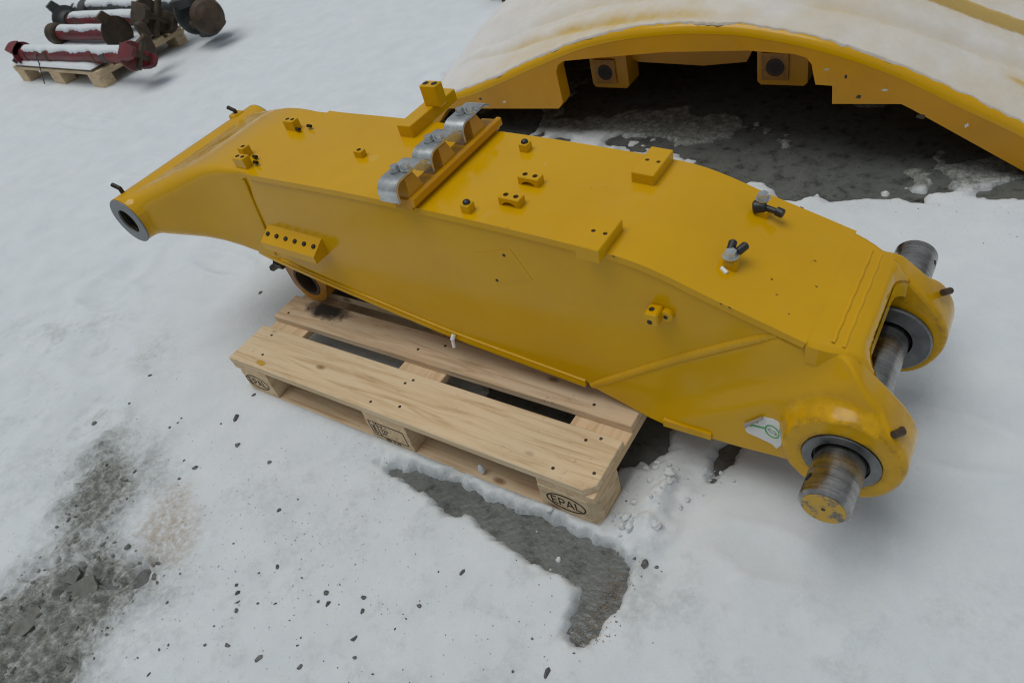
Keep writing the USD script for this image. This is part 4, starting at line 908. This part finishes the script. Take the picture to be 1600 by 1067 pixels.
part(s2, 'tube', cyl((-4.42, y, z), (-3.55, y, z), .045, n=32), RED)
part(s2, 'collar', cyl((-4.42, y, z), (-4.31, y, z), .075, n=32, cap=.012), RUST)
cap(s2, -3.50, y - .01, z + .005, -1, .058, RUST)
snowcap(-4.30, -3.58, y, z, .046, 'snow along the top of the short red shaft', 2)
s3 = thing('drive_shaft', 'dark drive shaft with a tall open yoke end, third from the front', 'drive shaft', (-3.8, 2.2, PT), 'drive shafts lying on the far pallet')
y, z = 2.19, .25
part(s3, 'tube', cyl((-4.5, y, z), (-3.40, y, z), .046, n=32), RED)
cap(s3, -4.55, y, z, 1, .058, GREYIRON)
yoke(s3, -3.42, y, z, 1, .062, RUST, RUST, .9, 1.15)
snowcap(-4.44, -3.45, y, z, .047, 'snow along the dark shaft with the tall yoke', 3)
s4 = thing('drive_shaft', 'rearmost drive shaft, its large grey yoke overhanging the pallet end', 'drive shaft', (-3.8, 2.4, PT), 'drive shafts lying on the far pallet')
y, z = 2.40, .25
part(s4, 'tube', cyl((-4.75, y, z), (-3.1, y, z), .052, n=32), GREYIRON)
part(s4, 'collar', cyl((-4.6, y, z), (-4.5, y, z), .075, n=28, cap=.01), GREYIRON)
yoke(s4, -3.12, y - .05, z - .02, 1, .068, GREYIRON, RUST, .35, 1.25)
part(s4, 'end_yoke', lathe([(0, 0), (.10, 0), (.115, .02), (.10, .07), (.06, .10), (0, .10)], (-2.93, y - .09, z - .04), (1, -.35, 0), 24), RUST)
snowcap(-4.7, -3.15, y, z, .053, 'snow along the rearmost shaft', 4)
# snow on the pallet boards in front of the shafts
def boardsnow():
    xs, ys = np.linspace(-4.60, -3.40, 60), np.linspace(1.655, 2.33, 34); A, B = np.meshgrid(xs, ys, indexing='ij'); r = math.radians(-1.5)
    e = np.minimum.reduce([(A + 4.60) / .03, (-3.40 - A) / .05, (B - 1.655) / .02, (2.33 - B) / .02]); e = np.clip(e, 0, 1) ** .5
    Z = .150 + .022 * e * (.8 + .5 * fbm(np.c_[A.ravel() * 9, B.ravel() * 9, 0 * A.ravel()], 3, 6).reshape(A.shape)); dx, dy = A + 4.63, B - 1.665
    return trimesh.Trimesh(np.c_[(-4.63 + dx * math.cos(r) - dy * math.sin(r)).ravel(), (1.665 + dx * math.sin(r) + dy * math.cos(r)).ravel(), Z.ravel()], grid_faces(60, 34), process=False)
g = usdkit.mesh(stage, '/World/pallet_snow', boardsnow(), SNOW, smooth=True)
UsdGeom.PrimvarsAPI(g).CreatePrimvar('dirt', T.Color3fArray, 'vertex').Set(Vt.Vec3fArray.FromNumpy(np.zeros((60 * 34, 3), np.float32)))
setdata(g.GetPrim(), 'snow lying on the boards of the far pallet under the shafts', 'snow', None, 'stuff')
single('packing_strap', tube([(-4.13, 1.60, .04), (-4.13, 1.64, .145), (-4.13, 1.650, .165), (-4.14, 1.668, .215), (-4.15, 1.70, .252), (-4.15, 1.73, .262)], .004, 8), STRAP, 'thin dark strap tying the nearest red shaft to its pallet', 'strap', (-4.13, 1.65, .15))

# ------------------------------------------------------------------ stones, mud slabs and grit
ROCKS = [(-.388,-.098,.0137),(-.336,-.212,.0113),(-.414,-.308,.0207),(-.16,-.26,.0054),(-.115,-.22,.0107),(-.104,-.197,.009),(-.109,-.18,.0072),(.068,-.108,.0281),(.039,-.144,.0088),(.157,-.179,.0185),(.039,-.285,.0101),(.1,-.289,.0183),(-.186,-.397,.0104),(.086,-.334,.0099),(.011,-.365,.0083),(.373,-.587,.0112),(.401,-.404,.0074),(.595,-.585,.0157),(.544,-.61,.0092),(.451,-.669,.008),(.464,-.651,.0067),(.474,-.715,.0104),(.499,-.477,.0112),(.519,-.49,.0138),(.537,-.504,.011),(.551,-.521,.0136),(.528,-.571,.0067),(.339,-.523,.0058),(.413,-.704,.008),(-.038,-.597,.0095),(-.179,-.485,.0085),(-.119,-.399,.0068),(-.184,-.347,.007),(.049,-.021,.0162),(.299,-.545,.0058),(.24,-.531,.006),(.3,-.185,.0159),(.444,-.284,.0135),(.503,-.292,.004),(.468,-.239,.0068),(.56,-.398,.0151),(.528,-.431,.0076),(.637,-.392,.0074),(.718,-.394,.0168),(.716,-.417,.0095),(.741,-.412,.0154),(.765,-.401,.0047),(.808,-.365,.0141),(.827,-.389,.0139),(.624,-.467,.0084),(.584,-.485,.0085),(.935,-.324,.0126),(.93,-.314,.0057),(.919,-.387,.0056),(.915,-.354,.004),(.928,-.359,.0045),(.978,-.22,.0163),(.927,-.242,.0059),(.734,-.311,.0043),(.851,-.442,.0169),(.88,-.473,.011),(.682,-.571,.0205),(.784,-.542,.0145),(.937,-.48,.0065),(.86,-.505,.0044),(.988,-.445,.0043),(.745,-.511,.008),(.739,-.496,.0057),(.685,-.479,.0059),(1.19,-.276,.0064),(1.25,-.319,.0224),(1.189,-.347,.0072),(1.322,-.043,.022),(1.299,-.04,.01),(1.346,-.039,.0098),(1.359,-.043,.0054),(1.255,-.03,.0102),(1.277,-.264,.0062),(1.148,-.258,.0033),(1.195,-.214,.0032),(.859,-.356,.0035),(1.223,.077,.0059),(1.266,.126,.0048),(-.33,.349,.018)]
def stone(seed):
    r = np.random.default_rng(seed); p = r.normal(size=(16, 3)); p /= np.linalg.norm(p, axis=1)[:, None]; p *= r.uniform(.75, 1.05, (16, 1)); p *= np.array([1, .78, .6]) / 2
    return m3.Manifold.hull_points(p.astype(np.float64))
LBL = {7: 'largest dark pebble on the snow before the left pallet end', 2: 'dark pebble left of all others below the far end of the boom', 61: 'big grey stone near the bottom edge left of the middle', 70: 'pale grey stone at the bottom edge below the bare strip',
       72: 'grey stone right of the bare concrete strip', 56: 'lone dark grey stone on clean snow in front of the bare strip', 43: 'pale rough stone in the middle of the pebble trail', 33: 'dark stone against the left foot of the pine pallet', 83: 'lone pebble on snow beside the far end of the boom'}
for i, (x, y, d) in enumerate(ROCKS):
    sc = d * 1.12; sv, sf = arr(stone(40 + i % 7)); th = rng.uniform(0, 2 * pi); c, si = math.cos(th), math.sin(th)
    v = sv * [sc, sc * rng.uniform(.85, 1.1), sc]; b = (x, y, snow_z(x, y) + sc * .02)
    v = np.c_[v[:, 0] * c - v[:, 1] * si, v[:, 0] * si + v[:, 1] * c, v[:, 2]] + b
    small = i not in LBL
    if .49 < x < .56 and -.53 < y < -.47: lab, grp = 'pebble in a tight row of four near the bottom edge', 'row of four pebbles'
    elif x > 1.1 and y > -.07: lab, grp = 'small pebble on snow right of the bare concrete strip', 'pebbles right of the bare strip'
    elif x > 1.1: lab, grp = 'small pebble on snow below the end of the bare concrete strip', 'pebbles below the bare strip'
    elif x < -.03: lab, grp = 'small pebble on clean snow above the grey slush patch', 'pebbles above the slush'
    elif x < .32 and y < -.1: lab, grp = 'small dark pebble between the slush patch and the left pallet end', 'pebbles left of the pallet'
    elif x < .62: lab, grp = 'small dark pebble on snow just right of the grey slush patch', 'pebbles right of the slush'
    else: lab, grp = 'small dark pebble in the trail across the snow before the pallet', 'pebbles scattered before the pallet'
    single('pebble', (v, sf), STONE, LBL.get(i, lab), 'pebble', b, grp if small else None, smooth=False)
def mudslab(cx, cy, r, th, tiltv, seed):
    rg = np.random.default_rng(seed); n = 14; a = np.linspace(0, 2 * pi, n, endpoint=False); q = r * rg.uniform(.75, 1.1, n)
    pl = np.c_[q * np.cos(a) * 1.25, q * np.sin(a) * .8]
    m = prism_xy(pl, -th, th).refine_to_length(.012); v, f = arr(m); v = v + np.c_[0 * v[:, :2], .005 * (fbm(v * 30, 3, seed) - .5)]
    v = v @ trimesh.transformations.euler_matrix(*tiltv)[:3, :3].T
    return v + [cx, cy, .013], f
for k, (x, y, r, lab) in enumerate(((.115, -.665, .055, 'tilted slab of frozen mud, biggest of three in the slush'), (.05, -.79, .048, 'rounded slab of frozen mud nearest the bottom left corner'), (.045, -.655, .032, 'small broken flake of frozen mud behind the biggest slab'))):
    single('mud_slab', mudslab(x, y, r * .72, .004, (.10, -.08, .5 + k), 60 + k), MUD, lab, 'mud slab', (x, y, .012), smooth=30)
# grit: too small to count
V, F = [], []
rg = np.random.default_rng(12); sv, sf = arr(stone(77)); cnt = 0
while cnt < 2600:
    if rg.random() < .62: x, y = rg.normal(.32, .38), rg.normal(-.47, .20)
    elif rg.random() < .5: x, y = rg.uniform(.5, 1.35), rg.uniform(-.4, .0)
    else: x, y = rg.uniform(.3, 1.9), rg.uniform(1.15, 1.6)
    if y > -.012 and y < 1.1: continue
    sc = .0011 + .0032 * rg.random() ** 4; th = rg.uniform(0, 2 * pi); c, s = math.cos(th), math.sin(th)
    v = sv * sc; v = np.c_[v[:, 0] * c - v[:, 1] * s, v[:, 0] * s + v[:, 1] * c, v[:, 2]] + [x, y, snow_z(x, y) + sc * .2]
    F.append(sf + len(V) * len(sv)); V.append(v); cnt += 1
g = usdkit.mesh(stage, '/World/grit', trimesh.Trimesh(np.vstack(V), np.vstack(F), process=False), STONE)
setdata(g.GetPrim(), 'fine dark grit sprinkled over the snow in front of the pallet', 'grit', None, 'stuff')
# clods of frozen mud and slush in the dirty patch
rg = np.random.default_rng(31); V, F, k = [], [], 0
pgs = shapely.Polygon([(-.215, -.385), (-.06, -.36), (.02, -.45), (.0, -.53), (.251, -.52), (.31, -.575), (.285, -.64), (.33, -.716), (.36, -.79), (.45, -.98), (-.2, -.98), (-.11, -.78), (-.11, -.69), (-.16, -.58)])
while k < 300:
    x, y = rg.uniform(-.25, .45), rg.uniform(-.98, -.36)
    if not pgs.contains(shapely.Point(x, y)): continue
    q, qf = arr(stone(200 + k % 23)); sc = .003 + .014 * rg.random() ** 3; th = rg.uniform(0, 2 * pi); c, si = math.cos(th), math.sin(th)
    q = q * [sc * 1.3, sc, sc * .8]; V.append(np.c_[q[:, 0] * c - q[:, 1] * si, q[:, 0] * si + q[:, 1] * c, q[:, 2]] + [x, y, max(snow_z(x, y), 0) + sc * .08]); F.append(qf + sum(len(t) for t in V[:-1])); k += 1
g = usdkit.mesh(stage, '/World/mud_clods', trimesh.Trimesh(np.vstack(V), np.vstack(F), process=False), MUD)
setdata(g.GetPrim(), 'small clods of frozen mud all over the grey slush patch', 'mud', None, 'stuff')
# brown gravel along the bare strip's right edge
V, F, k = [], [], 0
while k < 300:
    x, y = rg.normal(1.285, .018), rg.uniform(-.235, -.07)
    q, qf = arr(stone(300 + k % 17)); sc = .002 + .004 * rg.random() ** 2; V.append(q * sc + [x, y, snow_z(x, y) + sc * .2]); F.append(qf + sum(len(t) for t in V[:-1])); k += 1
GRAV = mat('brown_gravel', {'n': ('geometry', {}), 'w': ('white_noise_texture', {'dimensions': '1D'}), 'r': ('rgb_ramp', {'ramp': [(0, (.08, .07, .055)), (.5, (.19, .135, .09)), (1, (.30, .26, .21))]}), 'p': ('principled_bsdf', {'roughness': .7})},
    [('n.random_per_island', 'w.w'), ('w.value', 'r.fac'), ('r.color', 'p.base_color')])
g = usdkit.mesh(stage, '/World/gravel', trimesh.Trimesh(np.vstack(V), np.vstack(F), process=False), GRAV)
setdata(g.GetPrim(), 'brown gravel along the right edge of the bare concrete strip', 'gravel', None, 'stuff')
# crumbs of snow by the pallet's right end
rg = np.random.default_rng(5)
V, F, k = [], [], 0
sp_ = trimesh.creation.icosphere(subdivisions=2)
for (cx, cy, n, sp2) in ((1.27, .10, 26, .05), (1.37, .22, 8, .02), (1.235, .02, 14, .02), (1.30, .16, 18, .04), (1.10, -.075, 5, .05)):
    for _ in range(n):
        x, y = rg.normal(cx, sp2), rg.normal(cy, sp2)
        if x < 1.205 and y > -.004: continue
        r = .002 + .008 * rg.random() ** 2.5; v = sp_.vertices * r * rg.uniform(.7, 1.2, 3); v = v * (1 + 1.3 * (fbm(sp_.vertices * 1.7 + k, 3, k)[:, None] - .5))
        V.append(v + [x, y, snow_z(x, y) + r * .25]); F.append(sp_.faces + k * len(sp_.vertices)); k += 1
# a lump caught inside the pallet
v = sp_.vertices * [.008, .007, .016]; V.append(v + [.875, .014, .040]); F.append(sp_.faces + k * len(sp_.vertices)); k += 1
g = usdkit.mesh(stage, '/World/snow_crumbs', trimesh.Trimesh(np.vstack(V), np.vstack(F), process=False), SNOW, smooth=True)
UsdGeom.PrimvarsAPI(g).CreatePrimvar('dirt', T.Color3fArray, 'vertex').Set(Vt.Vec3fArray.FromNumpy(np.zeros((sum(len(x) for x in V), 3), np.float32)))
setdata(g.GetPrim(), 'crumbs of loose snow beside the pallet and in the slush', 'snow', None, 'stuff')
